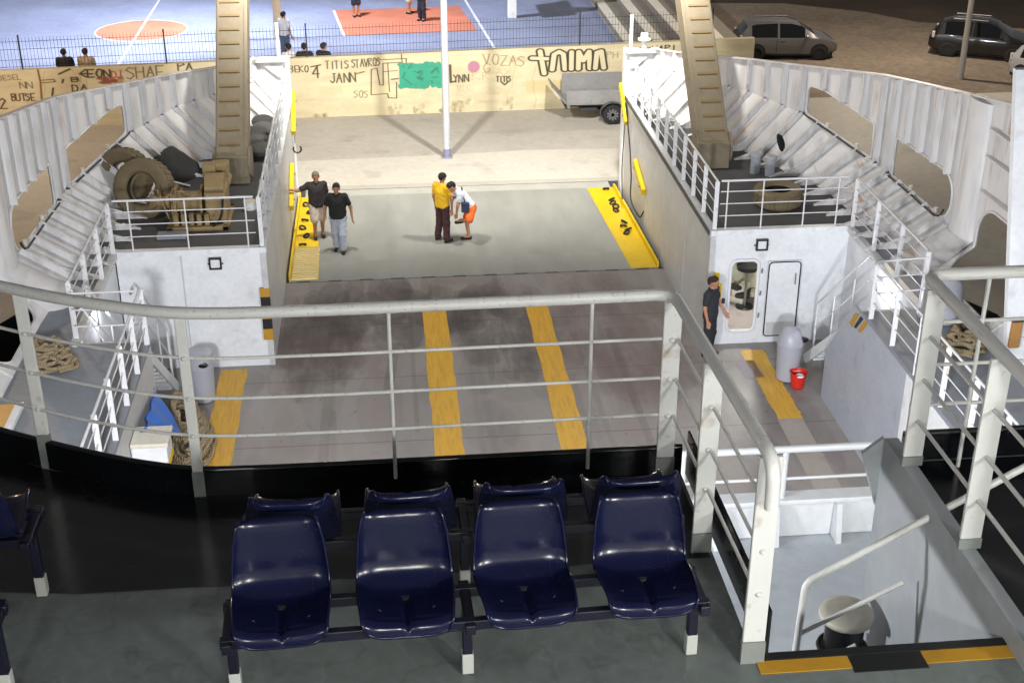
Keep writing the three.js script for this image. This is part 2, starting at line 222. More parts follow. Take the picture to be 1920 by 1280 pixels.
// seating steps at the end of the court
for (let k = 0; k < 4; k++) {
  const t = thing('seating_step', ['lowest concrete seating step beside the blue court', 'second concrete seating step up from the blue court', 'third concrete seating step up from the blue court', 'topmost concrete seating step beside the parking lot'][k], 'step', [9.2 + k * .9, GY, -60], 'concrete seating steps');
  const x0 = 9.25 + k * .86; wpart(t, 'step_block', new THREE.ExtrudeGeometry(new THREE.Shape([[0, 0], [.86, 0], [.86, .3 + .3 * k], [0, .3 + .3 * k]].map(([a, b]) => new THREE.Vector2(x0 + a, GY + b))), { depth: 30, bevelEnabled: false }).translate(0, 0, -76), std('#aaa498', .9, { map: concreteTex }), .2);
  wpart(t, 'painted_edge', box(x0 - .02, x0 + .34, GY + .3 + .3 * k - .05, GY + .3 + .3 * k + .01, -76, -46), std('#d5d0c2', .8, { map: grime }), .4);
}
// poles of the quay and the court
{
  const t = thing('quay_pole', 'tall white pole standing on the quay with a purple base band', 'pole', [1.81, GY, -38.11]);
  wpart(t, 'shaft', cyl(1.81, GY + .28, 11, -38.11, .105, .085, 20), std('#b4b6ba', .5, { map: grime })); wpart(t, 'painted_base', cyl(1.81, GY, GY + .28, -38.11, .108, .108, 20), std('#7d7b9c', .6, { map: grime })); wpart(t, 'foot_plate', box(1.64, 1.98, GY, GY + .02, -38.28, -37.94), M.foot);
  const b = thing('basketball_post', 'square white basketball post on the blue court', 'post', [5.5, GY, -56.05]);
  wpart(b, 'column', rbox(5.32, 5.68, GY, 4.2, -56.25, -55.9, .03), M.white); wpart(b, 'arm', bar(V(5.5, 3.3, -56), V(4.2, 3.7, -56), V(0, 0, 1), .16, .16), M.white);
  wpart(b, 'backboard', box(4.12, 4.16, 2.7, 3.75, -56.95, -55.15), M.white); wpart(b, 'hoop', new THREE.TorusGeometry(.225, .012, 8, 28).rotateX(Math.PI / 2).translate(3.85, 2.85, -56.05), M.red);
  const p = thing('court_light_pole', 'cream floodlight pole at the edge of the blue court', 'light pole', [-3.95, GY, -53.2]);
  wpart(p, 'shaft', cyl(-3.95, GY, 10.5, -53.2, .17, .12, 18), std('#cdb998', .5, { map: grime }));
  wpart(p, 'crossarm', box(-5.0, -2.9, 10.4, 10.5, -53.25, -53.15), M.dark);
}

// ---------- the ferry: car deck ----------
{
  const X0 = -5.4, X1 = 9.4, Z0 = -28.8, Z1 = -4;
  const tex = canvasTex(1024, 1536, (g, w, h) => {
    const px = w / (X1 - X0), pz = h / (Z1 - Z0), X = (x) => (x - X0) * px, Zc = (z) => (z - Z0) * pz;
    g.fillStyle = '#8e8b89'; g.fillRect(0, 0, w, h);
    const blot = (x, z, rx, rz, c, a, n = 40) => { for (let i = 0; i < n; i++) { const t = rnd() * 6.28, q = Math.sqrt(rnd()); g.fillStyle = `rgba(${c},${a * rr(.3, 1)})`; g.beginPath(); g.ellipse(X(x + rx * q * Math.cos(t)), Zc(z + rz * q * Math.sin(t)), rr(2, 26), rr(6, 60), rr(-.15, .15), 0, 7); g.fill(); } };
    for (let i = 0; i < 900; i++) { const v = rnd(); g.fillStyle = v < .4 ? `rgba(60,56,54,${rr(.02, .10)})` : v < .7 ? `rgba(170,164,158,${rr(.02, .10)})` : `rgba(104,86,80,${rr(.02, .10)})`; g.beginPath(); g.ellipse(rnd() * w, rnd() * h, rr(3, 40), rr(10, 110), 0, 0, 7); g.fill(); }
    blot(4.9, -25.6, 1.5, 2.6, '98,82,80', .13, 240); blot(5.2, -23.4, 1.2, 1.2, '98,82,80', .12, 90); blot(-1.6, -25.4, .9, 1.8, '74,64,62', .22, 120); blot(0, -27, 2.4, 1.4, '58,52,50', .2, 160); blot(2.4, -26, 1.1, 2.4, '62,56,56', .18, 120); blot(4.5, -20.5, 2.4, 2.4, '140,136,132', .12, 120); blot(-1, -21, 2, 2, '140,136,130', .12, 120); blot(7, -22.2, 1, 2, '92,84,92', .14, 70);
    for (let i = 0; i < 46; i++) { const x = [-1.2, .1, 1.7, 3.6, 4.9][i % 5] + rr(-.35, .35); g.strokeStyle = rnd() < .6 ? `rgba(38,36,35,${rr(.05, .16)})` : `rgba(176,170,164,${rr(.04, .12)})`; g.lineWidth = rr(4, 16); g.beginPath(); const z = rr(Z0, -10); g.moveTo(X(x), Zc(z)); g.lineTo(X(x + rr(-.2, .2)), Zc(z + rr(2, 9))); g.stroke(); }
    for (let i = 0; i < 1600; i++) { g.fillStyle = rnd() < .5 ? `rgba(30,28,27,${rr(.08, .3)})` : `rgba(200,194,186,${rr(.05, .22)})`; g.fillRect(rnd() * w, rnd() * h, rr(1, 3.5), rr(1, 5)); }
    g.strokeStyle = 'rgba(34,30,28,.35)'; g.lineWidth = 1.6; for (const z of [-26.4, -23.9, -21.4, -18.9]) { g.beginPath(); g.moveTo(0, Zc(z)); g.lineTo(w, Zc(z) + rr(-3, 3)); g.stroke(); }
  });
  const g = sheet([[X0, Z1], [X1, Z1], [X1, -24.9], [6.5, -24.9], [6.5, Z0], [-2.45, Z0], [-2.45, -24.9], [X0, -24.9]], 0);
  const p = g.attributes.position, uv = g.attributes.uv; for (let i = 0; i < p.count; i++) uv.setXY(i, (p.getX(i) - X0) / (X1 - X0), 1 - (p.getZ(i) - Z0) / (Z1 - Z0));
  struct('car_deck', g, std('#f4efea', .46, { map: tex, bumpMap: fine, bumpScale: .002 }), 0);
  // lane stripes, paint with ragged edges
  const yt = canvasTex(256, 1024, (g2) => { g2.fillStyle = '#c9992b'; g2.fillRect(0, 0, 256, 1024); for (let i = 0; i < 900; i++) { g2.fillStyle = rnd() < .55 ? `rgba(140,112,64,${rr(.03, .16)})` : `rgba(222,176,66,${rr(.03, .16)})`; g2.beginPath(); g2.ellipse(rnd() * 256, rnd() * 1024, rr(2, 14), rr(4, 40), 0, 0, 7); g2.fill(); } });
  const ym = std('#ffffff', .5, { map: yt });
  const stripe = (x0, x1, z0, z1) => {
    const pts = [], n = 44; for (let i = 0; i <= n; i++) pts.push([x0 + rr(-.018, .018), lerp(z0, z1, i / n)]); for (let i = n; i >= 0; i--) pts.push([x1 + rr(-.018, .018), lerp(z0, z1, i / n)]);
    const s = sheet(pts, .004), q = s.attributes.position, u = s.attributes.uv; for (let i = 0; i < q.count; i++) u.setXY(i, (q.getX(i) - x0) / (x1 - x0) * .9, (q.getZ(i) - z0) / 9);
    struct('lane_stripe', s, ym, 0).name = numbered('lane_stripe');
  };
  stripe(-3.48, -2.95, -24.55, -8); stripe(.66, 1.19, -27.3, -8); stripe(2.95, 3.44, -27.2, -8); stripe(7.14, 7.62, -24.4, -21.5);
  struct('worn_stripe', sheet([[7.12, -21.5], [7.6, -21.5], [7.5, -12], [7.0, -12]], .004), std('#a39a90', .55, { map: grime }));
  struct('deck_patch', sheet([[6.9, -23.9], [7.3, -23.95], [7.32, -23.2], [6.95, -23.15]], .004), std('#9b8e98', .6, { map: grime }));
  // hull below the decks so that no light leaks through
  const hb = thing('hull_side', 'white ship side below the bow decks', 'hull', [CX, -1.8, -24]);
  for (const s of [-1, 1]) { const q = [[4.43, -34.5], [5.0, -33.6], [6.3, -29.5], [7.4, -26.5], [7.9, -23], [8, -4]]; const gs = []; for (let i = 0; i + 1 < q.length; i++) gs.push(bar(V(CX + s * q[i][0], .35, q[i][1]), V(CX + s * q[i + 1][0], .35, q[i + 1][1]), V(0, 1, 0), 4.3, .03)); wpart(hb, 'shell_plate', gs, M.hull); }
}
// ---------- ramp ----------
{
  const t = thing('bow_ramp', 'grey steel bow ramp lowered onto the quay with yellow side strips', 'ramp', [CX, 0, -28.85]);
  const y = (z) => (z + 28.85) * .025, L = -34.95;
  const quad = (x0, x1, z0, z1, dy = 0) => { const g = new THREE.BufferGeometry(); g.setAttribute('position', new THREE.Float32BufferAttribute([x0, y(z0) + dy, z0, x1, y(z0) + dy, z0, x1, y(z1) + dy, z1, x0, y(z1) + dy, z1], 3)); g.setIndex([0, 1, 2, 0, 2, 3]); g.computeVertexNormals(); return g; };
  const rt = noiseTex(512, (u, v) => { const a = fbm(u, v, 3, 5, 301), b = fbm(u, v * .25, 24, 3, 330); const k = 1 + .10 * (a - .5) + .12 * (b - .5); return [168 * k, 168 * k, 164 * k]; });
  const plate = bar(V(CX, y(-28.87) - .06, -28.87), V(CX, y(L) - .06, L), V(1, 0, 0), 8.64, .12);
  wpart(t, 'ramp_plate', plate, std('#cfd0cb', .5, { map: rt, bumpMap: fine, bumpScale: .003 }), .17);
  wpart(t, 'hinge_gap', box(-2.38, 6.36, -.15, -.02, -28.88, -28.78), M.dark);
  for (let k = 0; k < 12; k++) wpart(t, 'hinge_knuckle', new THREE.CylinderGeometry(.045, .045, .3, 12).rotateZ(Math.PI / 2).translate(-2 + k * .72, -.03, -28.83), M.dark, 0);
  const yel = std('#e2bd13', .34, { map: grime });
  const strip = (p) => { const g = new THREE.BufferGeometry(); g.setAttribute('position', new THREE.Float32BufferAttribute(p.flatMap(([x, z]) => [x, y(z) + .006, z]), 3)); g.setIndex([0, 1, 2, 0, 2, 3]); g.computeVertexNormals(); return g; };
  wpart(t, 'yellow_strip', strip([[5.66, -28.9], [6.28, -28.9], [6.22, -34.93], [5.5, -34.93]]), yel);
  wpart(t, 'side_curb', bar(V(6.31, y(-29) + .05, -28.95), V(6.25, y(-34.9) + .05, -34.9), V(0, 1, 0), .14, .05), yel);
  // cleats on the yellow strips: grips standing proud
  for (let i = 0; i < 9; i++) { const z = [-34.7, -33.8, -33.5, -33.2, -32.9, -32.0, -31.7, -31.45, -31.2][i]; wpart(t, 'lashing_ring', new THREE.TorusGeometry(.075, .026, 6, 14).rotateX(Math.PI / 2 - .5).rotateY(i).translate(6.0 + .05 * Math.sin(i * 3), y(z) + .045, z), M.rubber, 0); }
  wpart(t, 'yellow_strip', strip([[-2.3, -31.0], [-1.72, -31.0], [-1.98, -34.93], [-2.36, -34.93]]), yel);
  wpart(t, 'grip_plate', strip([[-2.3, -28.92], [-1.66, -28.92], [-1.7, -31.02], [-2.3, -31.02]]), std('#d8c88a', .28, { metalness: .35, map: grime }));
  for (let k = 0; k < 15; k++) { const z = -29.05 - k * .14; wpart(t, 'grip_bar', box(-2.28, -1.7, y(z), y(z) + .03, z - .018, z + .018), std('#cbb98a', .3, { metalness: .4 }), 0); }
  wpart(t, 'side_curb', bar(V(-2.32, y(-29) + .07, -28.95), V(-2.34, y(-34.9) + .07, -34.9), V(0, 1, 0), .2, .05), yel);
  for (let i = 0; i < 6; i++) { const z = -31.2 - i * .6; wpart(t, 'lashing_ring', new THREE.TorusGeometry(.075, .026, 6, 14).rotateX(Math.PI / 2 - .5).rotateY(i * 2).translate(-2.12 + .07 * Math.sin(i * 2), y(z) + .045, z), M.rubber, 0); }
  wpart(t, 'ramp_lip', bar(V(CX, y(L) - .04, L), V(CX, GY + .01, L - .55), V(1, 0, 0), 8.4, .03), std('#a9a9a0', .5, { map: grime }));
}
// ---------- bulwarks ----------
const Wz = (z) => interp(z, [-34.55, -34.2, -33.1, -32.1, -31.2, -29.9, -29.3, -26.8, -25, -23.6, -21.5, -10], [5.15, 5.3, 5.62, 6.12, 6.7, 7.2, 7.42, 8.45, 8.6, 8.68, 8.8, 8.9]);
const Tz = (z) => 4.53 + .167 * (Math.min(z, -17) + 30);
const Kz = (z) => interp(z, [-34.5, -31, -28.8, -26.8, -23.5, -15], [3.35, 3.58, 3.6, 3.2, 3.12, 3.1]);
const Fz = (z) => Wz(z) - interp(z, [-34.5, -33, -29, -26, -22], [.55, .85, .92, .98, .8]);
const OPEN = [
  { z0: -28.92, z1: -26.86, lo: (z) => Kz(z) + .02, hi: (z) => interp(z, [-28.9, -28.4, -27.6, -26.8], [4.3, 4.3, 4.14, 3.98]), r0: .16, r1: .05 },
  { z0: -25.84, z1: -23.22, lo: (z) => Kz(z) + .02, hi: (z) => interp(z, [-25.8, -23.2], [4.02, 4.06]), r0: .05, r1: .42 },
  { z0: -22.1, z1: -19.6, lo: () => 2.62, hi: (z) => 3.95, r0: .55, r1: .5 },
];
function gap(z) {
  for (const o of OPEN) if (z > o.z0 && z < o.z1) {
    const sh = (e, r) => e < r ? r - Math.sqrt(Math.max(0, r * r - (r - e) * (r - e))) : 0;
    const d = Math.max(sh(z - o.z0, o.r0), sh(o.z1 - z, o.r1)); const lo = o.lo(z) + d, hi = o.hi(z) - d; if (hi > lo + .01) return [lo, hi];
  } return null;
}
function bulwark(s) {
  const side = s > 0 ? 'starboard' : 'port', X = (h) => CX + s * h;
  const t = thing('bow_bulwark', s > 0 ? 'white ribbed bow bulwark beside the parking lot, its openings showing brown ground' : 'white ribbed bow bulwark below the scribbled wall end, beside the tan tyres', 'bulwark', [X(7), FD, -28], 'ribbed bow bulwarks');
  const pos = [], Q = (a, b, c, d) => { for (const v of s > 0 ? [a, c, b, a, d, c] : [a, b, c, a, c, d]) pos.push(v.x, v.y, v.z); };
  const zs = []; for (let z = -34.55; z < -13; z += .11) zs.push(z);
  for (const o of OPEN) for (let k = 0; k <= 14; k++) { zs.push(lerp(o.z0, o.z0 + o.r0, k / 14 * k / 14) + 1e-4, lerp(o.z1, o.z1 - o.r1, k / 14 * k / 14) - 1e-4); }
  for (const o of OPEN) zs.push(o.z0, o.z1); zs.sort((a, b) => a - b);
  const curve = (z, y) => { const k = Kz(z); if (y >= k) return V(X(Wz(z)), y, z); const q = (y - FD) / (k - FD); return V(X(lerp(Fz(z), Wz(z), q)), y, z); };
  const off = (v, d) => V(v.x + s * d, v.y, v.z);
  for (let i = 0; i + 1 < zs.length; i++) {
    const a = zs[i], b = zs[i + 1]; if (b - a < 2e-5) continue;
    const m = (a + b) / 2, hole = gap(m), ga = gap(a) ?? (hole ? [(hole[0] + hole[1]) / 2, (hole[0] + hole[1]) / 2] : null), gb = gap(b) ?? (hole ? [(hole[0] + hole[1]) / 2, (hole[0] + hole[1]) / 2] : null);
    const run = (la, lb) => { for (let k = 0; k + 1 < la.length; k++) for (const d of [0, .02]) Q(off(curve(a, la[k]), d), off(curve(b, lb[k]), d), off(curve(b, lb[k + 1]), d), off(curve(a, la[k + 1]), d)); };
    if (!hole) run([FD - .05, Kz(a), Tz(a)], [FD - .05, Kz(b), Tz(b)]);
    else {
      if (ga[0] > Kz(a)) run([FD - .05, Kz(a), ga[0]], [FD - .05, Kz(b), gb[0]]); else run([FD - .05, ga[0]], [FD - .05, gb[0]]);
      if (ga[1] >= Kz(a)) run([ga[1], Tz(a)], [gb[1], Tz(b)]); else run([ga[1], Kz(a), Tz(a)], [gb[1], Kz(b), Tz(b)]);
    }
  }
  const g = new THREE.BufferGeometry(); g.setAttribute('position', new THREE.Float32BufferAttribute(pos, 3)); g.computeVertexNormals();
  wpart(t, 'plating', toCreasedNormals(g, .5), M.hull, .35);
  // rim bars round the openings
  OPEN.forEach((o, oi) => {
    const lo = [], hi = []; for (let k = 0; k <= 40; k++) { const z = lerp(o.z0 + .004, o.z1 - .004, .5 - .5 * Math.cos(k / 40 * Math.PI)), q = gap(z); if (!q) continue; lo.push(off(curve(z, q[0]), -.02)); hi.push(off(curve(z, q[1]), -.02)); }
    wpart(t, 'opening_rim', new THREE.TubeGeometry(new THREE.CatmullRomCurve3([...lo, ...hi.reverse()], true), 160, .026, 6), M.hull, 0);
    if (oi < 2) wpart(t, 'guard_rail', new THREE.TubeGeometry(new THREE.CatmullRomCurve3(lo.filter((_, k) => k > 3 && k < lo.length - 3).map((v) => off(v, -.11).add(V(0, .02, 0)))), 50, .02, 6), M.dark, 0);
    if (oi < 2) for (const f of [.35, .8]) { const z = lerp(o.z0, o.z1, f), q = gap(z), c = curve(z, q[0]); wpart(t, 'rope_roller', cyl(c.x - s * .04, c.y, c.y + .12, c.z, .045, .045, 12), M.cream, 0); }
  });
  // cap rail along the top edge
  const cap = []; for (let z = -34.55; z < -13.2; z += .6) cap.push(bar(V(X(Wz(z) - .03), Tz(z) + .012, z), V(X(Wz(z + .6) - .03), Tz(z + .6) + .012, z + .6), V(1, 0, 0), .14, .024));
  wpart(t, 'cap_rail', cap, M.hull);
  // frames: web plate with a flange, foot bracket on the deck
  for (let z = -34.0; z < -23.1; z += .62) {
    const d = .13, gs = [], T = Tz(z), K = Kz(z), q = gap(z);
    const seg = (y0, y1, ex = d) => { const a = curve(z, y0), b = curve(z, y1), n = V(-s, 0, 0); const tdir = b.clone().sub(a).normalize(), nn = n.clone().addScaledVector(tdir, -n.dot(tdir)).normalize(); gs.push(bar(a.clone().addScaledVector(nn, ex / 2), b.clone().addScaledVector(nn, ex / 2), nn, ex, .014)); gs.push(bar(a.clone().addScaledVector(nn, ex), b.clone().addScaledVector(nn, ex), V(0, 0, 1), .085, .014)); };
    seg(FD, q ? Math.min(q[0] - .02, K) : K); if (q) { const low = gs.splice(0); seg(q[1] + .03, T - .01); wpart(t, 'upper_rib', gs.splice(0), M.hull, .5); gs.push(...low); } else { seg(K, T - .01); const kp = curve(z, K); gs.push(box(Math.min(kp.x - s * (d + .01), kp.x - s * .03), Math.max(kp.x - s * (d + .01), kp.x - s * .03), K - .05, K + .04, z - .043, z + .043)); }
    const bl = Math.max(.12, Math.min(.62, Fz(z) - 4.62)), f = curve(z, FD), f2 = curve(z, FD + .42), sh = new THREE.Shape([new THREE.Vector2(f.x, FD), new THREE.Vector2(f.x - s * bl, FD), new THREE.Vector2(f.x - s * bl * .4, FD + .12), new THREE.Vector2(f2.x - s * .1, FD + .42), new THREE.Vector2(f2.x, FD + .42)]);
    gs.push(new THREE.ExtrudeGeometry(sh, { depth: .016, bevelEnabled: false }).translate(0, 0, z - .008));
    gs.push(bar(V(f.x - s * bl * .97, FD + .012, z), V(f.x - s * bl * .4, FD + .125, z), V(0, 0, 1), .11, .014));
    wpart(t, 'rib', gs, M.hull, .5);
  }
  // smooth fairing between the openings, and stringers aft of it
  const pil = []; { const prof = []; for (let k = 0; k <= 12; k++) { const a = k / 12 * Math.PI; prof.push([Math.cos(a), Math.sin(a)]); }
    const P2 = [], ys = [FD, FD + .2, FD + .6, FD + 1.1, 4.4, 5.0, Tz(-22.7) - .02]; const zc = (y) => -22.66, hw = (y) => .4 + .16 * Math.exp(-(y - FD) * 3.2), dp = (y) => .16 + .26 * Math.exp(-(y - FD) * 3);
    const at = (i, k) => { const y = ys[i], z = zc(y) + hw(y) * prof[k][0], c = curve(z, y); return V(c.x - s * dp(y) * prof[k][1], y, z); };
    for (let i = 0; i + 1 < ys.length; i++) for (let k = 0; k < 12; k++) { const a = at(i, k), b = at(i, k + 1), c = at(i + 1, k + 1), d = at(i + 1, k); for (const v of s > 0 ? [a, c, b, a, d, c] : [a, b, c, a, c, d]) P2.push(v.x, v.y, v.z); }
    { const i = ys.length - 1, c0 = curve(zc(0), ys[i]); for (let k = 0; k < 12; k++) { const a = at(i, k), b = at(i, k + 1); for (const v of [a, b, c0]) P2.push(v.x, v.y, v.z); } }
    const gg = new THREE.BufferGeometry(); gg.setAttribute('position', new THREE.Float32BufferAttribute(P2, 3)); gg.computeVertexNormals(); pil.push(toCreasedNormals(gg, .9)); }
  wpart(t, 'fairing_pillar', pil, M.hull, .35);
  for (const y of [5.35, 4.85, 4.2]) wpart(t, 'stringer', bar(V(X(Wz(-22.1) - .05), y, -22.1), V(X(Wz(-14) - .05), y, -14), V(1, 0, 0), .1, .03), M.hull);
  // blunt front plate with a corner post
  wpart(t, 'front_plate', [box(Math.min(X(4.43), X(5.2)), Math.max(X(4.43), X(5.2)), 2.2, 3.72, -34.62, -34.56)], M.hull);
  const wd = s > 0 ? [X(4.4), X(5.3)] : [X(5.3), X(4.4)]; wpart(t, 'front_cap', box(wd[0], wd[1], 3.72, 3.78, -34.72, -34.36), M.white);
  wpart(t, 'front_gusset', new THREE.ExtrudeGeometry(new THREE.Shape([[X(4.5), 3.7], [X(5.1), 3.7], [X(4.62), 3.3], [X(4.5), 3.3]].map(([a, b]) => new THREE.Vector2(a, b))), { depth: .03, bevelEnabled: false }).translate(0, 0, -34.5), M.casing);
  return t;
}
bulwark(1); bulwark(-1);
// decks of the bow
{
  const fore = (s) => { const out = [], inn = []; for (let z = -34.5; z <= -24.7; z += .5) out.push([CX + s * (Fz(z) + .02), z]); return [...out, [CX + s * (Fz(-24.7) + .02), -24.7], [CX + s * 4.4, -24.7], [CX + s * 4.4, -34.5]]; };
  struct('forecastle_deck', [slab(fore(1), FD - .08, FD), slab(fore(-1), FD - .08, FD)], M.fdeck, .6);
  const walk = (s) => { const xi = s > 0 ? 9.3 : -5.28, xa = s > 0 ? 8.2 : -4.05, pts = []; for (let z = -24.7; z <= -11; z += .7) pts.push([CX + s * (Fz(z) + .02), z]); return [...pts, [CX + s * (Fz(-11) + .02), -11], [xa, -11], [xa, -20.7], [xi, -20.7], [xi, -24.7]]; };
  struct('side_walkway', [slab(walk(1), FD - .079, FD - .001), slab(walk(-1), FD - .079, FD - .001)], M.walk, .6);
}
// ---------- casings: inner walls, bulkheads, doorway ----------
const doorRoom = {};
{
  const t = thing('bow_casing', 'grey and white casing with an open doorway, under the bow deck beside the parking lot', 'casing', [8, 0, -24.8], 'bow casings');
  wpart(t, 'inner_wall', [box(6.43, 6.53, -1.2, FD - .1, -34.9, -24.68)], M.casing);
  wpart(t, 'top_edge', box(6.41, 6.55, FD - .1, FD + .03, -34.6, -24.66), M.casing);
  wpart(t, 'corner_post', rbox(6.38, 6.62, -.9, 3.74, -34.98, -34.64, .03), M.white);
  // transverse bulkhead with the door cut out (x 6.9..7.48, y .3..1.88)
  const sh = new THREE.Shape([[6.53, 0], [9.3, 0], [9.3, FD - .08], [6.53, FD - .08]].map(([a, b]) => new THREE.Vector2(a, b)));
  const hole = new THREE.Path(); const hx0 = 6.9, hx1 = 7.48, hy0 = .3, hy1 = 1.88, r = .1; hole.moveTo(hx0 + r, hy0); hole.lineTo(hx1 - r, hy0); hole.quadraticCurveTo(hx1, hy0, hx1, hy0 + r); hole.lineTo(hx1, hy1 - r); hole.quadraticCurveTo(hx1, hy1, hx1 - r, hy1); hole.lineTo(hx0 + r, hy1); hole.quadraticCurveTo(hx0, hy1, hx0, hy1 - r); hole.lineTo(hx0, hy0 + r); hole.quadraticCurveTo(hx0, hy0, hx0 + r, hy0); sh.holes.push(hole);
  wpart(t, 'bulkhead', new THREE.ExtrudeGeometry(sh, { depth: .06, bevelEnabled: false, curveSegments: 6 }).translate(0, 0, -24.8), M.white);
  wpart(t, 'top_plate', box(6.43, 9.32, FD - .078, FD + .03, -24.8, -24.64), M.white);
  wpart(t, 'door_coaming', new THREE.TubeGeometry(new THREE.CatmullRomCurve3([V(6.9, .42, -24.72), V(6.9, 1.76, -24.72), V(6.98, 1.88, -24.72), V(7.4, 1.88, -24.72), V(7.48, 1.78, -24.72), V(7.48, .42, -24.72), V(7.4, .3, -24.72), V(6.98, .3, -24.72)], true, 'catmullrom', .1), 90, .035, 8), M.white, 0);
  // open door leaf folded flat against the bulkhead, dark gasket round its edge
  const leaf = wpart(t, 'door_leaf', rbox(7.66, 8.36, .16, 1.86, -24.73, -24.66, .03), M.white);
  wpart(leaf, 'gasket', new THREE.TubeGeometry(new THREE.CatmullRomCurve3([V(7.68, .25, -24.655), V(7.68, 1.76, -24.655), V(7.74, 1.84, -24.655), V(8.28, 1.84, -24.655), V(8.34, 1.76, -24.655), V(8.34, .27, -24.655), V(8.28, .19, -24.655), V(7.74, .19, -24.655)], true, 'catmullrom', .1), 90, .014, 6), M.black, 0);
  wpart(leaf, 'handle', rod(V(8.24, 1.35, -24.62), V(8.24, 1.6, -24.62), .012), M.steel, 0);
  wpart(leaf, 'kick_plate', box(7.72, 8.3, .22, .5, -24.658, -24.652), M.casing);
  for (const y of [.6, 1.1, 1.6]) wpart(t, 'door_clip', rod(V(7.55, y, -24.7), V(7.55, y + .1, -24.68), .016), M.steel, 0);
  wpart(t, 'switch_box', box(6.76, 6.82, .95, 1.05, -24.74, -24.69), M.dark, 0);
  wpart(t, 'hazard_mark', [box(6.56, 6.68, 1.4, 1.63, -24.738, -24.734), box(6.66, 6.74, .9, 1.39, -24.738, -24.734)], M.yellow);
  wpart(t, 'outer_wall', box(9.3, 9.36, 0, FD - .08, -24.74, -20.7), M.white);
  wpart(t, 'edge_beam', rbox(9.22, 9.36, FD - .1, FD + .03, -24.64, -20.62, .02), M.casing);
  // store room behind the doorway
  wpart(t, 'room_wall', [box(6.54, 9.2, 0, FD - .1, -27.2, -27.12), box(9.2, 9.26, 0, FD - .1, -27.2, -24.81)], std('#c9c6b4', .6, { map: grime }));
  wpart(t, 'room_floor', box(6.54, 9.2, .02, .05, -27.12, -24.81), std('#a99d9a', .6, { map: grime }));
  for (const [x0, x1, y0, y1] of [[8.62, 8.63, .02, 2.4], [6.56, 9.28, 2.02, 2.03]]) wpart(t, 'weld_seam', box(x0, x1, y0, y1, -24.742, -24.736), M.white); for (const z of [-26.9, -29.2, -31.6, -33.4]) wpart(t, 'weld_seam', box(6.425, 6.431, -.9, 2.4, z, z + .012), M.casing);
  const t2 = thing('bow_casing', 'white casing without a doorway, under the bow deck beside the yellow gangway strip', 'casing', [-4, 0, -24.8], 'bow casings');
  wpart(t2, 'inner_wall', box(-2.5, -2.4, -1.2, FD - .1, -34.9, -24.68), M.casing);
  wpart(t2, 'top_edge', box(-2.52, -2.38, FD - .1, FD + .03, -34.6, -24.66), M.casing);
  wpart(t2, 'corner_post', rbox(-2.6, -2.36, -.9, 3.74, -34.98, -34.64, .03), M.white);
  wpart(t2, 'bulkhead', box(-5.28, -2.5, 0, FD - .08, -24.8, -24.74), M.white);
  wpart(t2, 'top_plate', box(-5.3, -2.4, FD - .078, FD + .03, -24.8, -24.64), M.white);
  wpart(t2, 'seam', box(-4.06, -4.03, 0, FD - .1, -24.739, -24.732), M.casing);
  wpart(t2, 'outer_wall', box(-5.36, -5.3, 0, FD - .08, -24.74, -20.7), M.white);
  wpart(t2, 'edge_beam', rbox(-5.36, -5.22, FD - .1, FD + .03, -24.64, -20.62, .02), M.casing);
  for (const [y0, y1, m] of [[1.52, 1.7, M.amber], [1.3, 1.52, M.black], [.82, 1.04, M.black], [.58, .82, M.amber], [1.04, 1.3, M.amber]]) wpart(t2, 'hazard_mark', box(-2.58, -2.392, y0, y1, -24.738, -24.66), m);
  wpart(t2, 'weld_seam', box(-5.26, -2.6, 1.98, 1.99, -24.742, -24.736), M.white); for (const z of [-26.9, -29.2, -31.6, -33.4]) wpart(t2, 'weld_seam', box(-2.401, -2.395, -.9, 2.4, z, z + .012), M.casing);
  wpart(t2, 'kick_plate', box(-3.7, -2.42, .0, .2, -24.737, -24.7), M.white);
  // stuff in the store room
  const sh2 = thing('net_bundle', 'pale folded net hanging inside the open doorway', 'net', [7.62, 1.3, -26.7]);
  wpart(sh2, 'folds', [new THREE.LatheGeometry([[.02, .62], [.1, .55], [.2, .3], [.34, .02], [.33, 0]].map(([a, b]) => new THREE.Vector2(a, b)), 18).translate(7.62, 1.3, -26.7)], std('#b9b08c', .95, { map: grime, side: THREE.DoubleSide }));
  const st2 = thing('bar_stool', 'round black stool inside the open doorway', 'stool', [7.74, .05, -26.4]);
  wpart(st2, 'seat', new THREE.CylinderGeometry(.24, .23, .09, 24).translate(7.74, 1.0, -26.4), M.black, 0); wpart(st2, 'column', cyl(7.74, .08, .97, -26.4, .03), M.steel, 0); wpart(st2, 'base', new THREE.CylinderGeometry(.18, .2, .05, 24).translate(7.74, .075, -26.4), M.black, 0);
  const pap = thing('paper_heap', 'heap of white bags and papers on the store room floor', 'bags', [7.2, .05, -26.8]);
  for (let i = 0; i < 16; i++) { const g = new RoundedBoxGeometry(rr(.18, .34), rr(.1, .2), rr(.15, .3), 2, .05).rotateX(rr(-.5, .5)).rotateY(rr(0, 3)).rotateZ(rr(-.5, .5)).translate(rr(7.3, 8.15), .15 + Math.floor(i / 6) * .14, rr(-27.0, -26.55)); wpart(pap, 'bag', g, i % 4 ? M.cream : M.dark, .5); }
  const fr = thing('timber_frame', 'pale timber frame leaning inside the open doorway', 'frame', [7.5, .05, -25.6]);
  wpart(fr, 'upright', rbox(8.0, 8.06, .05, 1.9, -26.2, -26.1, .01), std('#d6c9b4', .7, { map: grime })); wpart(fr, 'brace', bar(V(8.03, 1.85, -26.15), V(7.6, 2.2, -26.15), V(0, 0, 1), .06, .06), std('#d6c9b4', .7, { map: grime }));
  wpart(fr, 'rail', box(8.12, 8.18, .05, 2.0, -26.3, -26.2), std('#5a5048', .7));
}
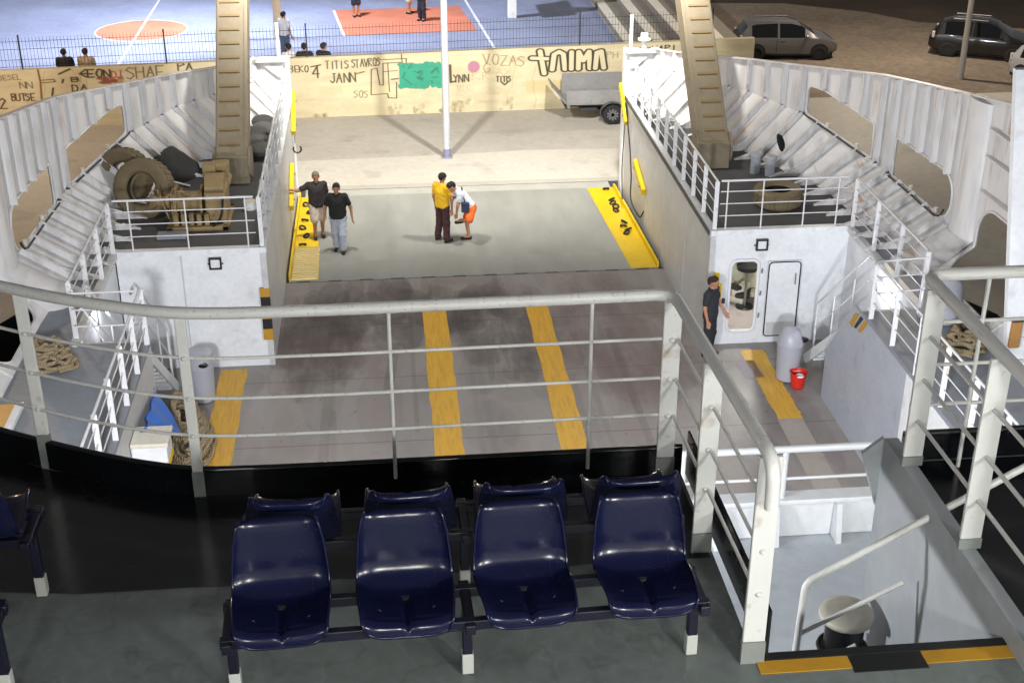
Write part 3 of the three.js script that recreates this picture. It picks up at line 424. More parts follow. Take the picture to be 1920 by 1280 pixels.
// ---------- side walls of the car deck and stairs ----------
{
  const t = thing('side_casing_wall', 'grey side wall with a sloping hazard-marked corner beside the right-hand stairs', 'wall', [8.2, 0, -18]);
  t.userData.label = 'grey side casing wall with a yellow and black hazard mark by the stairs';
  const prof = new THREE.Shape([[-22.3, 0], [-11, 0], [-11, FD - .08], [-21.15, FD - .08], [-22.3, 1.0]].map(([a, b]) => new THREE.Vector2(-a, b)));
  wpart(t, 'panel', new THREE.ExtrudeGeometry(prof, { depth: .06, bevelEnabled: false }).rotateY(Math.PI / 2).translate(8.2, 0, 0), M.wallg);
  wpart(t, 'white_panel', box(8.185, 8.198, .9, FD - .08, -18.5, -11), M.white);
  const hz = (q, m) => { const g = new THREE.BufferGeometry(); g.setAttribute('position', new THREE.Float32BufferAttribute(q.flatMap(([y, z]) => [8.193, y, z]), 3)); g.setIndex([0, 1, 2, 0, 2, 3]); g.computeVertexNormals(); wpart(t, 'hazard_mark', g, m); };
  hz([[2.36, -21.05], [2.45, -20.84], [2.07, -21.08], [2.06, -21.26]], M.amber); hz([[2.44, -20.76], [2.45, -20.61], [2.13, -20.9], [2.1, -21.02]], M.black); hz([[2.46, -20.55], [2.46, -20.4], [2.16, -20.66], [2.12, -20.82]], M.amber);
  const t2 = thing('side_casing_wall', 'light grey side casing wall behind the blue tarpaulin', 'wall', [-4.05, 0, -16]);
  wpart(t2, 'panel', box(-4.12, -4.05, 0, FD - .08, -20.7, -11), M.casing);
  const stairs = (s, label) => {
    const x0 = s > 0 ? 8.34 : -5.18, x1 = s > 0 ? 9.2 : -4.24, st = thing('stairs', label, 'stairs', [(x0 + x1) / 2, 0, -22.2], 'stairs from the car deck to the side walkways');
    const n = 12; for (let i = 0; i < n; i++) { const f = (i + .5) / n, z = lerp(-23.7, -20.8, f), y = lerp(.1, FD - .05, f); wpart(st, 'tread', rbox(x0 + .05, x1 - .05, y - .02, y + .02, z - .12, z + .12, .008), M.white); }
    for (const x of [x0, x1]) wpart(st, 'stringer', bar(V(x, .02, -23.85), V(x, FD - .06, -20.75), V(1, 0, 0), .03, .2), M.white);
    for (const x of s > 0 ? [x0 + .12] : [x1 - .06, x0 + .06]) {
      wpart(st, 'handrail', pathTube([V(x, .15, -23.75), V(x, 1.32, -23.75), V(x, 3.35, -21.35), V(x, 3.35, -20.9)], .024), M.rail, 0);
      wpart(st, 'mid_rail', rod(V(x, .8, -23.72), V(x, 2.85, -21.3), .014), M.rail, 0);
      for (const f of [.3, .62]) wpart(st, 'baluster', rod(V(x, lerp(.1, FD, f), lerp(-23.75, -20.8, f)), V(x, lerp(.1, FD, f) + 1.02, lerp(-23.75, -20.8, f)), .016), M.rail, 0);
    }
  };
  stairs(1, 'white steel stairs beside the grey bin and the hazard-marked wall'); stairs(-1, 'white steel stairs rising behind the blue tarpaulin and rope heap');
}
// ---------- railings ----------
// run of railing between two points: flat or round posts, one top rail, three thin rails
function railing(name, label, a, b, opt = {}) {
  const { h = 1.02, n = 4, flat = true, r = .022, mid = [.28, .53, .78], pw = .085, group, thin, start = 0, mat = M.rail, end = n } = opt;
  const t = thing(name, label, 'railing', [a.x, a.y, a.z], group), d = b.clone().sub(a);
  for (let i = start; i <= end; i++) { const p = a.clone().addScaledVector(d, i / n); wpart(t, 'post', flat && !(thin && i > 0 && i < n) ? bar(p, p.clone().add(V(0, h - .01, 0)), V(1, 0, 0), pw, .022) : rod(p, p.clone().add(V(0, h, 0)), .016), mat); }
  wpart(t, 'top_rail', rod(a.clone().add(V(0, h, 0)), b.clone().add(V(0, h, 0)), r, 10), mat);
  for (const m of mid) wpart(t, 'mid_rail', rod(a.clone().add(V(0, h * m, 0)), b.clone().add(V(0, h * m, 0)), .011, 6), mat);
  return t;
}
const G1 = 'white railings of the bow decks';
railing('deck_railing', 'white railing along the inner edge of the bow deck above the grey casing wall', V(6.5, FD + .03, -24.72), V(6.5, FD + .03, -33.6), { n: 9, group: G1, mat: M.rail });
railing('deck_railing', 'white railing along the inner edge of the bow deck above the yellow gangway', V(-2.46, FD + .03, -24.72), V(-2.46, FD + .03, -33.6), { n: 9, group: G1 });
{ const t = railing('deck_railing', 'white cross railing above the bulkhead with the open doorway', V(6.58, FD + .03, -24.72), V(9.16, FD + .03, -24.72), { n: 3, flat: false, start: 1, end: 2, group: G1 }); wpart(t, 'post', rod(V(6.72, FD + .03, -24.72), V(6.72, FD + 1.05, -24.72), .016), M.rail, 0); wpart(t, 'post', rod(V(8.98, FD + .03, -24.72), V(8.98, FD + 1.05, -24.72), .016), M.rail, 0); }
{ const t = railing('deck_railing', 'white cross railing above the plain white bulkhead, before the tan winch', V(-2.56, FD + .03, -24.72), V(-5.2, FD + .03, -24.72), { n: 3, flat: false, start: 9, group: G1 }); for (const x of [-2.72, -3.86, -4.92]) wpart(t, 'post', rod(V(x, FD + .03, -24.72), V(x, FD + 1.05, -24.72), .016), M.rail, 0); }
railing('deck_railing', 'white railing above the stairs with the grey bin', V(9.3, FD + .03, -24.6), V(9.3, FD + .03, -20.8), { n: 3, group: G1 });
railing('deck_railing', 'white railing above the stairs behind the blue tarpaulin', V(-5.28, FD + .03, -24.6), V(-5.28, FD + .03, -20.9), { n: 3, group: G1 });
railing('deck_railing', 'white railing along the walkway above the hazard-marked wall', V(8.24, FD, -20.4), V(8.24, FD, -14.1), { n: 6, group: G1, mid: [.3, .55, .8] });
railing('deck_railing', 'white railing along the walkway above the blue tarpaulin', V(-4.08, FD, -20.6), V(-4.08, FD, -14.3), { n: 6, group: G1, mid: [.3, .55, .8] });
{ const t = thing('gate_bar', 'white swing bars closing the walkway beside the hazard-marked stairs', 'gate', [8.8, FD, -20.7]); for (const y of [.35, .65, .95]) wpart(t, 'bar', rod(V(8.26, FD + y, -20.66), V(9.28, FD + y + .05, -20.66), .016), M.rail, 0); wpart(t, 'hinge_post', rbox(9.2, 9.28, FD, FD + 1.1, -20.74, -20.66, .01), M.rail);
  const t2 = thing('gate_bar', 'white swing bars closing the walkway above the rope pile', 'gate', [-4.7, FD, -20.7]); for (const y of [.35, .65, .95]) wpart(t2, 'bar', rod(V(-4.1, FD + y, -20.66), V(-5.24, FD + y, -20.66), .016), M.rail, 0); wpart(t2, 'brace', rod(V(-5.2, FD + 1, -20.7), V(-4.8, FD + .05, -20.7), .018), M.rail, 0); }
// ---------- ramp hoisting booms on the bow ----------
function boom(s) {
  const x = s > 0 ? 7.36 : -3.33, t = thing('hoist_boom', s > 0 ? 'tan hoisting boom with rungs leaning over the bow beside the tan fender tyre' : 'tan hoisting boom with rungs leaning over the bow beside the tan winch', 'boom', [x, FD, -28.5], 'tan hoisting booms');
  const a = V(x, FD + .42, -28.75), b = V(x, FD + 6.4, -34.8), dir = b.clone().sub(a).normalize();
  wpart(t, 'beam', bar(a, b, V(1, 0, 0), .7, .5), M.tan);
  const nrm = V(1, 0, 0).cross(dir).normalize(); if (nrm.y < 0) nrm.negate();
  for (let k = 0; k < 22; k++) { const p = a.clone().addScaledVector(dir, .3 + k * .36).addScaledVector(nrm, .262); wpart(t, 'rung', bar(p.clone().add(V(-.3 + (s > 0 ? .12 : .02), 0, 0)), p.clone().add(V(.3 - (s > 0 ? .0 : .12), 0, 0)), dir, .05, .03), M.tanDark, 0); }
  wpart(t, 'foot_block', rbox(x - .36, x + .36, FD, FD + .62, -29.15, -28.45, .03), M.tan);
  for (const q of [-.38, .38]) wpart(t, 'pivot_plate', new THREE.CylinderGeometry(.34, .34, .05, 24).rotateZ(Math.PI / 2).translate(x + q, FD + .42, -28.75), M.tan);
  for (const q of [-.3, .3]) wpart(t, 'side_stiffener', bar(a.clone().add(V(q, 0, 0)).addScaledVector(nrm, .26), b.clone().add(V(q, 0, 0)).addScaledVector(nrm, .26), V(1, 0, 0), .05, .025), M.tan);
  wpart(t, 'head_sheave', new THREE.CylinderGeometry(.28, .28, .3, 24).rotateZ(Math.PI / 2).translate(b.x, b.y, b.z), M.dark, 0);
  // topping stay running aft over the deck, out of which the floodlight hangs
  const w = thing('topping_stay', s > 0 ? 'wire stay running from the boom beside the fender tyre' : 'wire stay running from the boom beside the winch', 'wire', [x, b.y, b.z], 'wire stays of the booms');
  const e = V(x, 15.2, -4); wpart(w, 'wire', rod(b, e, .016, 6), M.steel, 0);
  const lx = s > 0 ? 5.4 : -1.4, lz = -29.5, f = (lz - b.z) / (e.z - b.z), ly = lerp(b.y, e.y, f) - .4;
  wpart(w, 'span_wire', rod(V(x, ly + .4, lz), V(CX, ly + .4, lz), .012, 6), M.steel, 0);
  const fl = thing('floodlight', s > 0 ? 'floodlight hung from the span wire on the doorway side of the bow' : 'floodlight hung from the span wire on the winch side of the bow', 'floodlight', [lx, ly, lz], 'floodlights over the bow');
  const aim = V(s > 0 ? 3.6 : .4, 0, -44), q = new THREE.Quaternion().setFromUnitVectors(V(0, 0, -1), aim.clone().sub(V(lx, ly, lz)).normalize());
  part(fl, 'housing', new RoundedBoxGeometry(.5, .36, .2, 2, .03).translate(0, 0, .12).applyQuaternion(q), M.dark);
  part(fl, 'lens', new THREE.BoxGeometry(.42, .28, .01).applyQuaternion(q), new THREE.MeshStandardMaterial({ color: '#fff4dc', emissive: '#ffe9c4', emissiveIntensity: 12 }));
  part(fl, 'bracket', rod(V(0, .12, .1), V(0, .4, 0), .02), M.dark);
  const L = new THREE.SpotLight('#fffbf5', LP.bow * (s > 0 ? 1.15 : .9), 0, 1.12, 1, 2); L.position.set(0, 0, -.06).applyQuaternion(q); L.shadow.radius = 14; L.name = 'flood_beam';
  L.target.position.set(aim.x - lx, aim.y - ly, aim.z - lz); L.target.name = 'flood_aim'; fl.add(L); fl.add(L.target); L.castShadow = true;
  // bare globe added to the fitting as fill light for bulwarks and bow
  part(fl, 'fill_bulb', new THREE.SphereGeometry(.09, 18, 12).translate(0, -.36, .05), new THREE.MeshStandardMaterial({ color: '#fff6e6', emissive: '#fff0dc', emissiveIntensity: 6 })); part(fl, 'fill_bulb_holder', rod(V(0, -.28, .05), V(0, -.1, .1), .03), M.dark);
  const P0 = new THREE.PointLight('#fffaf3', LP.glow, 0, 2); P0.position.set(0, -.5, .05); P0.shadow.radius = 18; P0.castShadow = true; P0.name = 'fill_light'; fl.add(P0);
}
boom(1); boom(-1);
// ---------- fittings on the bow decks ----------
function tyre(name, label, pos, R0, r0, rot, mat = M.tyre, group) {
  const t = thing(name, label, 'tyre', pos, group); t.rotation.set(...rot);
  const prof = [[R0 * .52, -r0 * .62], [R0 * .62, -r0 * .95], [R0 * .86, -r0], [R0 * .985, -r0 * .78], [R0, -r0 * .4], [R0, r0 * .4], [R0 * .985, r0 * .78], [R0 * .86, r0], [R0 * .62, r0 * .95], [R0 * .52, r0 * .62], [R0 * .6, r0 * .5], [R0 * .62, 0], [R0 * .6, -r0 * .5], [R0 * .52, -r0 * .62]].map(([a, b]) => new THREE.Vector2(a, b));
  part(t, 'casing', new THREE.LatheGeometry(prof, 40), mat, .8); part(t, 'inner_liner', new THREE.CylinderGeometry(R0 * .6, R0 * .6, r0 * 1.0, 32, 1, true), std('#1c1611', .9, { side: THREE.DoubleSide }));
  for (let k = 0; k < 28; k++) { const a = k / 28 * 6.2832; part(t, 'tread_block', new THREE.BoxGeometry(.03, r0 * 1.3, R0 * .12).rotateY(-a).translate(R0 * .995 * Math.cos(a), 0, R0 * .995 * Math.sin(a)), mat); }
  return t;
}
tyre('fender_tyre', 'big tan painted tyre leaning against another tyre by the winch', [-4.98, FD + .5, -26.95], .62, .2, [1.05, .5, .35], M.tyre, 'tan fender tyres');
tyre('fender_tyre', 'big tan painted tyre propped behind the leaning one, against the ribs', [-5.5, FD + .5, -27.75], .6, .2, [1.15, .35, .4], M.tyre, 'tan fender tyres');
tyre('fender_tyre', 'tan painted tyre lying on the deck beside the boom', [8.17, FD + .2, -26.1], .5, .19, [.04, 0, .02], M.tyre, 'tan fender tyres');
{
  const t = thing('anchor_winch', 'tan painted anchor winch with drums and gear housing on the bow deck', 'winch', [-3.8, FD, -26.3]); t.scale.set(.95, .74, 1);
  const D = (x, y, z, r, l, ax = 'x') => { const g = new THREE.CylinderGeometry(r, r, l, 24); ax === 'x' ? g.rotateZ(Math.PI / 2) : g.rotateX(Math.PI / 2); return g.translate(x, y, z); };
  wpart(t, 'base_frame', [rbox(-4.45, -3.15, FD, FD + .12, -25.85, -25.7, .02), rbox(-4.45, -3.15, FD, FD + .12, -27.0, -26.85, .02), rbox(-4.45, -4.3, FD, FD + .12, -27, -25.7, .02), rbox(-3.3, -3.15, FD, FD + .12, -27, -25.7, .02)], M.tan2);
  wpart(t, 'rope_drum', D(-4.0, FD + .55, -26.4, .26, .5), M.tan2); for (const x of [-4.27, -3.73]) wpart(t, 'drum_flange', D(x, FD + .55, -26.4, .42, .05), M.tan2);
  wpart(t, 'gear_housing', [rbox(-3.65, -3.2, FD + .12, FD + .95, -26.75, -26.0, .05)], M.tan2); wpart(t, 'housing_cover', D(-3.43, FD + .95, -26.38, .36, .4), M.tan2);
  wpart(t, 'motor', [D(-3.35, FD + .8, -27.05, .17, .5, 'z'), rbox(-3.55, -3.2, FD + 1.0, FD + 1.35, -27.2, -26.9, .03)], M.tan2); wpart(t, 'junction_box', rbox(-3.72, -3.45, FD + 1.05, FD + 1.42, -26.95, -26.65, .02), M.tan2);
  wpart(t, 'warping_head', new THREE.LatheGeometry([[.05, -.22], [.22, -.2], [.14, -.08], [.13, .08], [.22, .2], [.05, .22]].map(([a, b]) => new THREE.Vector2(a, b)), 24).rotateZ(Math.PI / 2).translate(-4.62, FD + .55, -26.4), M.tan2, 0);
  for (const x of [-4.36, -4.18]) wpart(t, 'side_bracket', bar(V(x, FD + .1, -26.4), V(x, FD + .85, -26.4), V(0, 0, 1), .4, .05), M.tan2);
  for (let k = 0; k < 5; k++) wpart(t, 'valve_block', rbox(-4.3 + k * .16, -4.2 + k * .16, FD + .12, FD + .42, -25.95, -25.8, .015), M.tan2);
  wpart(t, 'brake_lever', rod(V(-4.4, FD + .3, -25.9), V(-4.55, FD + 1.2, -25.75), .02), M.tan2, 0); wpart(t, 'hand_wheel', new THREE.TorusGeometry(.16, .018, 8, 24).translate(-4.1, FD + .95, -25.82), M.tan2, 0); wpart(t, 'wheel_spindle', rod(V(-4.1, FD + .95, -25.82), V(-4.0, FD + .7, -26.3), .02), M.tan2, 0);
  wpart(t, 'drain_tray', [rbox(-4.6, -4.0, FD + .004, FD + .1, -25.6, -25.3, .01)], M.walk); wpart(t, 'hose', tube([V(-3.6, FD + .2, -26), V(-3.5, FD + .1, -25.75), V(-3.3, FD + .4, -25.7), V(-3.25, FD + .8, -25.95)], .025), M.rubber, 0);
  const cr = thing('deck_crate', 'tan crate standing on the bow deck behind the winch', 'crate', [-4.9, FD, -27.4]); wpart(cr, 'box', rbox(-4.82, -4.4, FD, FD + .35, -27.5, -27.15, .02), M.tan); wpart(cr, 'lid', rbox(-4.84, -4.38, FD + .352, FD + .39, -27.52, -27.13, .01), M.tan);
  const bin = thing('white_can', 'small white can on the deck at the foot of the boom', 'can', [-2.9, FD, -26.6]); wpart(bin, 'body', cyl(-2.86, FD, FD + .16, -26.9, .13, .13), M.white, 0); wpart(bin, 'lid', cyl(-2.86, FD + .16, FD + .18, -26.9, .135, .135), M.cream, 0);
}
for (const [x, z, l] of [[8.22, -28.1, 'short grey bollard beside the boom foot'], [8.5, -27.9, 'short grey bollard next to the coil of black hose']]) { const t = thing('bollard', l, 'bollard', [x, FD, z], 'bollards on the bow deck'); wpart(t, 'post', cyl(x, FD, FD + .42, z, .11, .11), M.grey, 0); wpart(t, 'cap', cyl(x, FD + .42, FD + .46, z, .14, .13), M.grey, 0); }
{ const t = thing('hose_coil', 'coil of black hose hung on a rib above the bollards', 'hose', [9.0, FD + .5, -28.3]); for (let k = 0; k < 3; k++) wpart(t, 'loop', new THREE.TorusGeometry(.14 + k * .02, .025, 8, 24).rotateY(1.2).rotateZ(.4).translate(8.86 - k * .03, FD + .62, -28.35 + k * .03), M.rubber, 0); 
  const p = thing('dark_tarpaulin', 'dark tarpaulin heap against the ribs behind the tyres', 'tarpaulin', [-5.3, FD, -28.9]); const g = new THREE.SphereGeometry(.6, 28, 16, 0, 6.283, 0, 1.6), q = g.attributes.position; for (let i = 0; i < q.count; i++) { const k = 1 + .35 * (fbm(q.getX(i) * .4 + .5, q.getZ(i) * .4 + .5, 4, 3, 77) - .5) * 2; q.setXYZ(i, q.getX(i) * k * 1.1, Math.max(0, q.getY(i) * k * .95), q.getZ(i) * k); } g.computeVertexNormals(); wpart(p, 'cloth', g.translate(-4.75, FD, -29.2), std('#393836', .9, { map: grime }));
  const c2 = thing('sacks_heap', 'dark sacks and gear stowed at the tip of the bow deck', 'sacks', [-3.4, FD, -31.5]); for (let i = 0; i < 9; i++) wpart(c2, 'sack', new THREE.SphereGeometry(rr(.2, .32), 18, 12).scale(1, .55, 1.3).rotateY(rnd() * 3).translate(rr(-3.1, -2.75), FD + rr(.1, .22), -30.2 - i * .3), i % 3 ? std('#383532', .9, { map: grime }) : std('#4c4a48', .9, { map: grime }), .8); }
for (const s of [-1, 1]) {
  const x = s > 0 ? 6.5 : -2.6; const t = thing('jackstaff', s > 0 ? 'short white staff beside the mushroom vent on the bow end' : 'short white staff on the bow end by the court pole', 'post', [x, 3.78, -34.5], 'white staffs on the bow ends'); wpart(t, 'staff', cyl(x, 3.78, 4.68, -34.5, .045, .045, 12), M.white, 0); wpart(t, 'foot', cyl(x, 3.775, 3.8, -34.5, .09, .09, 12), M.white, 0);
  // yellow rubbing blocks on the casing walls
  for (const [z0, z1, y0, y1, w] of [[-35.0, -34.0, 1.95, 2.72, 'at its outer end'], [-32.6, -31.3, s > 0 ? 1.0 : .9, s > 0 ? 1.36 : 1.55, 'halfway along']]) { const q = thing('rubbing_block', `yellow rubbing block on the ${s > 0 ? 'grey casing wall beside the doorway' : 'casing wall above the yellow gangway'} ${w}`, 'fender', [s > 0 ? 6.4 : -2.38, (y0 + y1) / 2, z0], 'yellow rubbing blocks'); const a = V(s > 0 ? 6.36 : -2.33, s > 0 ? y1 : y1, z0), b = V(s > 0 ? 6.36 : -2.33, y0, z1); wpart(q, 'block', bar(a, b, V(1, 0, 0), .1, .17), M.yellow); for (const f of [.2, .8]) wpart(q, 'bolt', new THREE.CylinderGeometry(.03, .03, .03, 8).rotateZ(Math.PI / 2).translate(a.x - s * .06, lerp(a.y, b.y, f), lerp(a.z, b.z, f)), M.tanDark, 0); }
}
{ const t = thing('mushroom_vent', 'white mushroom vent on the bow end', 'vent', [6.85, 3.78, -34.5]); wpart(t, 'stem', cyl(6.85, 3.78, 4.02, -34.5, .06, .06), M.white, 0); wpart(t, 'hood', new THREE.LatheGeometry([[0, .2], [.09, .19], [.1, .08], [.17, .05], [.17, 0], [.05, 0]].map(([a, b]) => new THREE.Vector2(a, b)), 24).translate(6.85, 4.02, -34.5), M.white, 0);
  const h = thing('cargo_hook', 'steel hook hanging below the rubbing block over the gangway', 'hook', [-2.3, 1.6, -33.4]); wpart(h, 'shank', rod(V(-2.3, 2.0, -33.8), V(-2.3, 1.75, -33.75), .015), M.steel, 0); wpart(h, 'hook', new THREE.TorusGeometry(.1, .022, 8, 20, 4.4).rotateZ(2.6).translate(-2.25, 1.62, -33.7), M.dark, 0);
  const c = thing('ramp_cable', 'dark slack cable hanging beside the grey casing wall', 'cable', [6.35, 1, -33]); wpart(c, 'strand', tube([V(6.4, 2.4, -34.4), V(6.3, 1.7, -33.9), V(6.2, .9, -33.5), V(6.15, .2, -33.0)], .014, 30, 6), M.rubber, 0); wpart(c, 'strand', tube([V(6.4, 2.4, -34.4), V(6.36, 1.6, -33.4), V(6.34, .9, -32.9), V(6.3, .35, -32.6), V(6.36, .2, -31.7), V(6.4, .45, -31.4)], .018, 40, 6), M.rubber, 0); }
// wall floodlights, switched off
for (const [x, y, l] of [[7.5, 2.22, 'square floodlight with a dark frame above the open doorway'], [-3.39, 2.26, 'square floodlight with a dark frame on the plain white bulkhead']]) {
  const t = thing('wall_floodlight', l, 'floodlight', [x, y, -24.7], 'square wall floodlights'); wpart(t, 'frame', [box(x - .12, x + .12, y + .09, y + .12, -24.74, -24.66), box(x - .12, x + .12, y - .12, y - .09, -24.74, -24.66), box(x - .12, x - .09, y - .088, y + .088, -24.74, -24.66), box(x + .09, x + .12, y - .088, y + .088, -24.74, -24.66)], M.black, 0); wpart(t, 'lens', box(x - .088, x + .088, y - .088, y + .088, -24.73, -24.69), M.white, 0); wpart(t, 'bracket', bar(V(x - .15, y - .02, -24.73), V(x + .15, y - .02, -24.73), V(0, 1, 0), .03, .01), M.black, 0);
}
// bins, bucket, ropes
function bin(label, x, z, h, r, dome) {
  const t = thing('litter_bin', label, 'bin', [x, 0, z], 'grey litter bins'); wpart(t, 'body', new THREE.LatheGeometry([[0, 0], [r * .86, 0], [r * .9, .03], [r, h * .66], [r, h * .7]].map(([a, b]) => new THREE.Vector2(a, b)), 28).translate(x, .005, z), M.plas, 0);
  wpart(t, 'lid', new THREE.LatheGeometry((dome ? [[r * 1.04, h * .7], [r * .98, h * .8], [r * .7, h * .94], [r * .3, h], [0, h]] : [[r * 1.03, h * .7], [r * 1.03, h * .94], [r * .9, h], [0, h]]).map(([a, b]) => new THREE.Vector2(a, b)), 28).translate(x, .005, z), M.plas, 0);
  wpart(t, 'flap', new THREE.SphereGeometry(r * .5, 16, 10).scale(1, .55, .3).translate(x + (dome ? .2 : .05), h * .8, z + (dome ? .12 : r * .9)), M.black, 0); wpart(t, 'rim', new THREE.TorusGeometry(r * 1.02, .014, 8, 28).rotateX(Math.PI / 2).translate(x, h * .7, z), M.plas, 0);
}
bin('grey litter bin at the foot of the plain white bulkhead', -3.68, -23.35, 1.05, .24, false); bin('grey dome-topped litter bin behind the red bucket', 7.76, -23.1, 1.12, .25, true);
{ const t = thing('bucket', 'red plastic bucket on the deck in front of the grey bin', 'bucket', [7.86, 0, -22.72]); wpart(t, 'pail', new THREE.LatheGeometry([[0, .01], [.12, 0], [.125, .02], [.165, .33], [.178, .34], [.16, .335], [.115, .03], [0, .03]].map(([a, b]) => new THREE.Vector2(a, b)), 28).translate(7.86, .005, -22.72), M.red, 0); wpart(t, 'handle', new THREE.TorusGeometry(.165, .008, 6, 24, Math.PI).rotateX(-1.9).translate(7.86, .33, -22.72), M.white, 0); wpart(t, 'cloth', new THREE.SphereGeometry(.08, 12, 8).scale(1.1, .5, 1).translate(7.86, .3, -22.62), M.white, 0); }
function ropeHeap(label, x, y, z, rx, rz, n, seedv, cat = 'rope', lean = 0) {
  const t = thing('rope_heap', label, cat, [x, y, z], 'heaps of tan rope'); seed = seedv;
  for (let k = 0; k < n; k++) { const pts = [], a0 = rnd() * 6.28, f = 1 - .6 * k / n; for (let i = 0; i <= 18; i++) { const a = a0 + i / 18 * 6.28 * .93; pts.push(V(x + rx * f * Math.cos(a) * rr(.75, 1.05) + rr(-.04, .04), y + .036 + k * .042 + rr(-.02, .04), z + rz * f * Math.sin(a) * rr(.75, 1.05))); if (lean) pts[pts.length - 1].y += lean * Math.max(0, -Math.cos(a)) * rx; } wpart(t, 'coil', tube(pts, .034, 110, 8), M.rope, 0); }
}
ropeHeap('heap of tan rope on the walkway floor by the rail end', -5.5, FD, -19.9, .44, .34, 11, 11);
ropeHeap('heap of tan rope on the walkway behind the near right railing', 9.35, FD, -19.1, .36, .36, 9, 23);
ropeHeap('heap of tan rope and netting on the car deck beside the blue tarpaulin', -3.72, 0, -21.4, .42, 1.1, 18, 31, 'rope', .9);
{ const t = thing('tarpaulin', 'blue tarpaulin hung on the side wall above the rope heap', 'tarpaulin', [-4, 1, -19.4]);
  const P0 = [V(-3.98, 1.86, -20.25), V(-3.86, 2.16, -18.35), V(-3.6, .95, -20.35)], pos = [], N = 14; const at = (i, j) => { const a = i / N, b = j / N; const p = P0[0].clone().multiplyScalar(1 - a - b).addScaledVector(P0[1], a).addScaledVector(P0[2], b); p.x += .04 * Math.sin(a * 17 + b * 5) * (a + b); return p; };
  for (let i = 0; i < N; i++) for (let j = 0; j < N - i; j++) { const q = [at(i, j), at(i + 1, j), at(i, j + 1)]; for (const v of q) pos.push(v.x, v.y, v.z); if (i + j < N - 1) for (const v of [at(i + 1, j), at(i + 1, j + 1), at(i, j + 1)]) pos.push(v.x, v.y, v.z); }
  const g = new THREE.BufferGeometry(); g.setAttribute('position', new THREE.Float32BufferAttribute(pos, 3)); g.computeVertexNormals(); const g2 = g.clone().translate(-.03, -.01, 0); wpart(t, 'sheet', [g, g2], std('#2f67bd', .5, { side: THREE.DoubleSide }), .5); wpart(t, 'eyelet', new THREE.TorusGeometry(.03, .008, 6, 14).translate(-3.97, 1.9, -20.25), M.steel, 0);
  const b = thing('wall_locker', 'white locker box with a yellow base on the side wall below the tarpaulin', 'locker', [-3.8, 1.6, -18.2]); wpart(b, 'box', rbox(-4.04, -3.5, 1.72, 2.02, -18.6, -18.1, .03), M.white); wpart(b, 'lid', rbox(-4.04, -3.47, 2.022, 2.1, -18.64, -18.06, .02), M.cream); wpart(b, 'base', box(-4.04, -3.49, 1.64, 1.715, -18.6, -18.08), M.yellow); wpart(b, 'support', [bar(V(-4.04, 1.3, -18.3), V(-3.6, 1.64, -18.3), V(0, 0, 1), .04, .04)], M.foot); }
{ const t = thing('vent_cowl', 'grey domed vent cowl on the walkway beside the side opening', 'vent', [9.55, FD, -20.4]); wpart(t, 'dome', new THREE.LatheGeometry([[.34, 0], [.34, .5], [.3, .68], [.18, .82], [0, .88]].map(([a, b]) => new THREE.Vector2(a, b)), 28).translate(9.45, FD, -20.35), M.plas, 0); wpart(t, 'base_ring', new THREE.TorusGeometry(.36, .03, 8, 28).rotateX(Math.PI / 2).translate(9.45, FD + .04, -20.35), M.plas, 0);
  const w = thing('deckhouse_wall', 'white deckhouse end wall beside the right walkway', 'wall', [10, FD, -18.2]); const s = new THREE.Shape([[9.68, FD], [10.72, FD], [10.72, 7.45], [9.02, 7.48], [9.5, 3.87]].map(([a, b]) => new THREE.Vector2(a, b))); wpart(w, 'plate', new THREE.ExtrudeGeometry(s, { depth: .12, bevelEnabled: false }).translate(0, 0, -18.3), M.white); for (const y of [3.2, 4.1]) wpart(w, 'grab_rung', rod(V(9.75, y, -18.14), V(10, y, -18.14), .014), M.rail, 0);
  const o = thing('life_jacket_box', 'small orange-brown wooden box on the deckhouse wall', 'box', [9.7, 3.05, -18.15]); wpart(o, 'case', rbox(9.62, 9.78, 3.05, 3.5, -18.18, -18.1, .01), std('#a2763f', .7, { map: grime })); wpart(o, 'lid', rbox(9.6, 9.8, 3.5, 3.54, -18.18, -18.09, .01), M.dark);
  const g = thing('orange_board', 'orange and white board stowed on the walkway beside the rope heap', 'board', [-6.1, FD, -18.2]); wpart(g, 'board', [rbox(-6.3, -5.75, FD + .02, FD + .07, -18.6, -17.3, .01)], std('#d9a55a', .6, { map: grime })); wpart(g, 'trim', rbox(-5.74, -5.62, FD + .02, FD + .1, -18.6, -17.3, .01), M.white); }
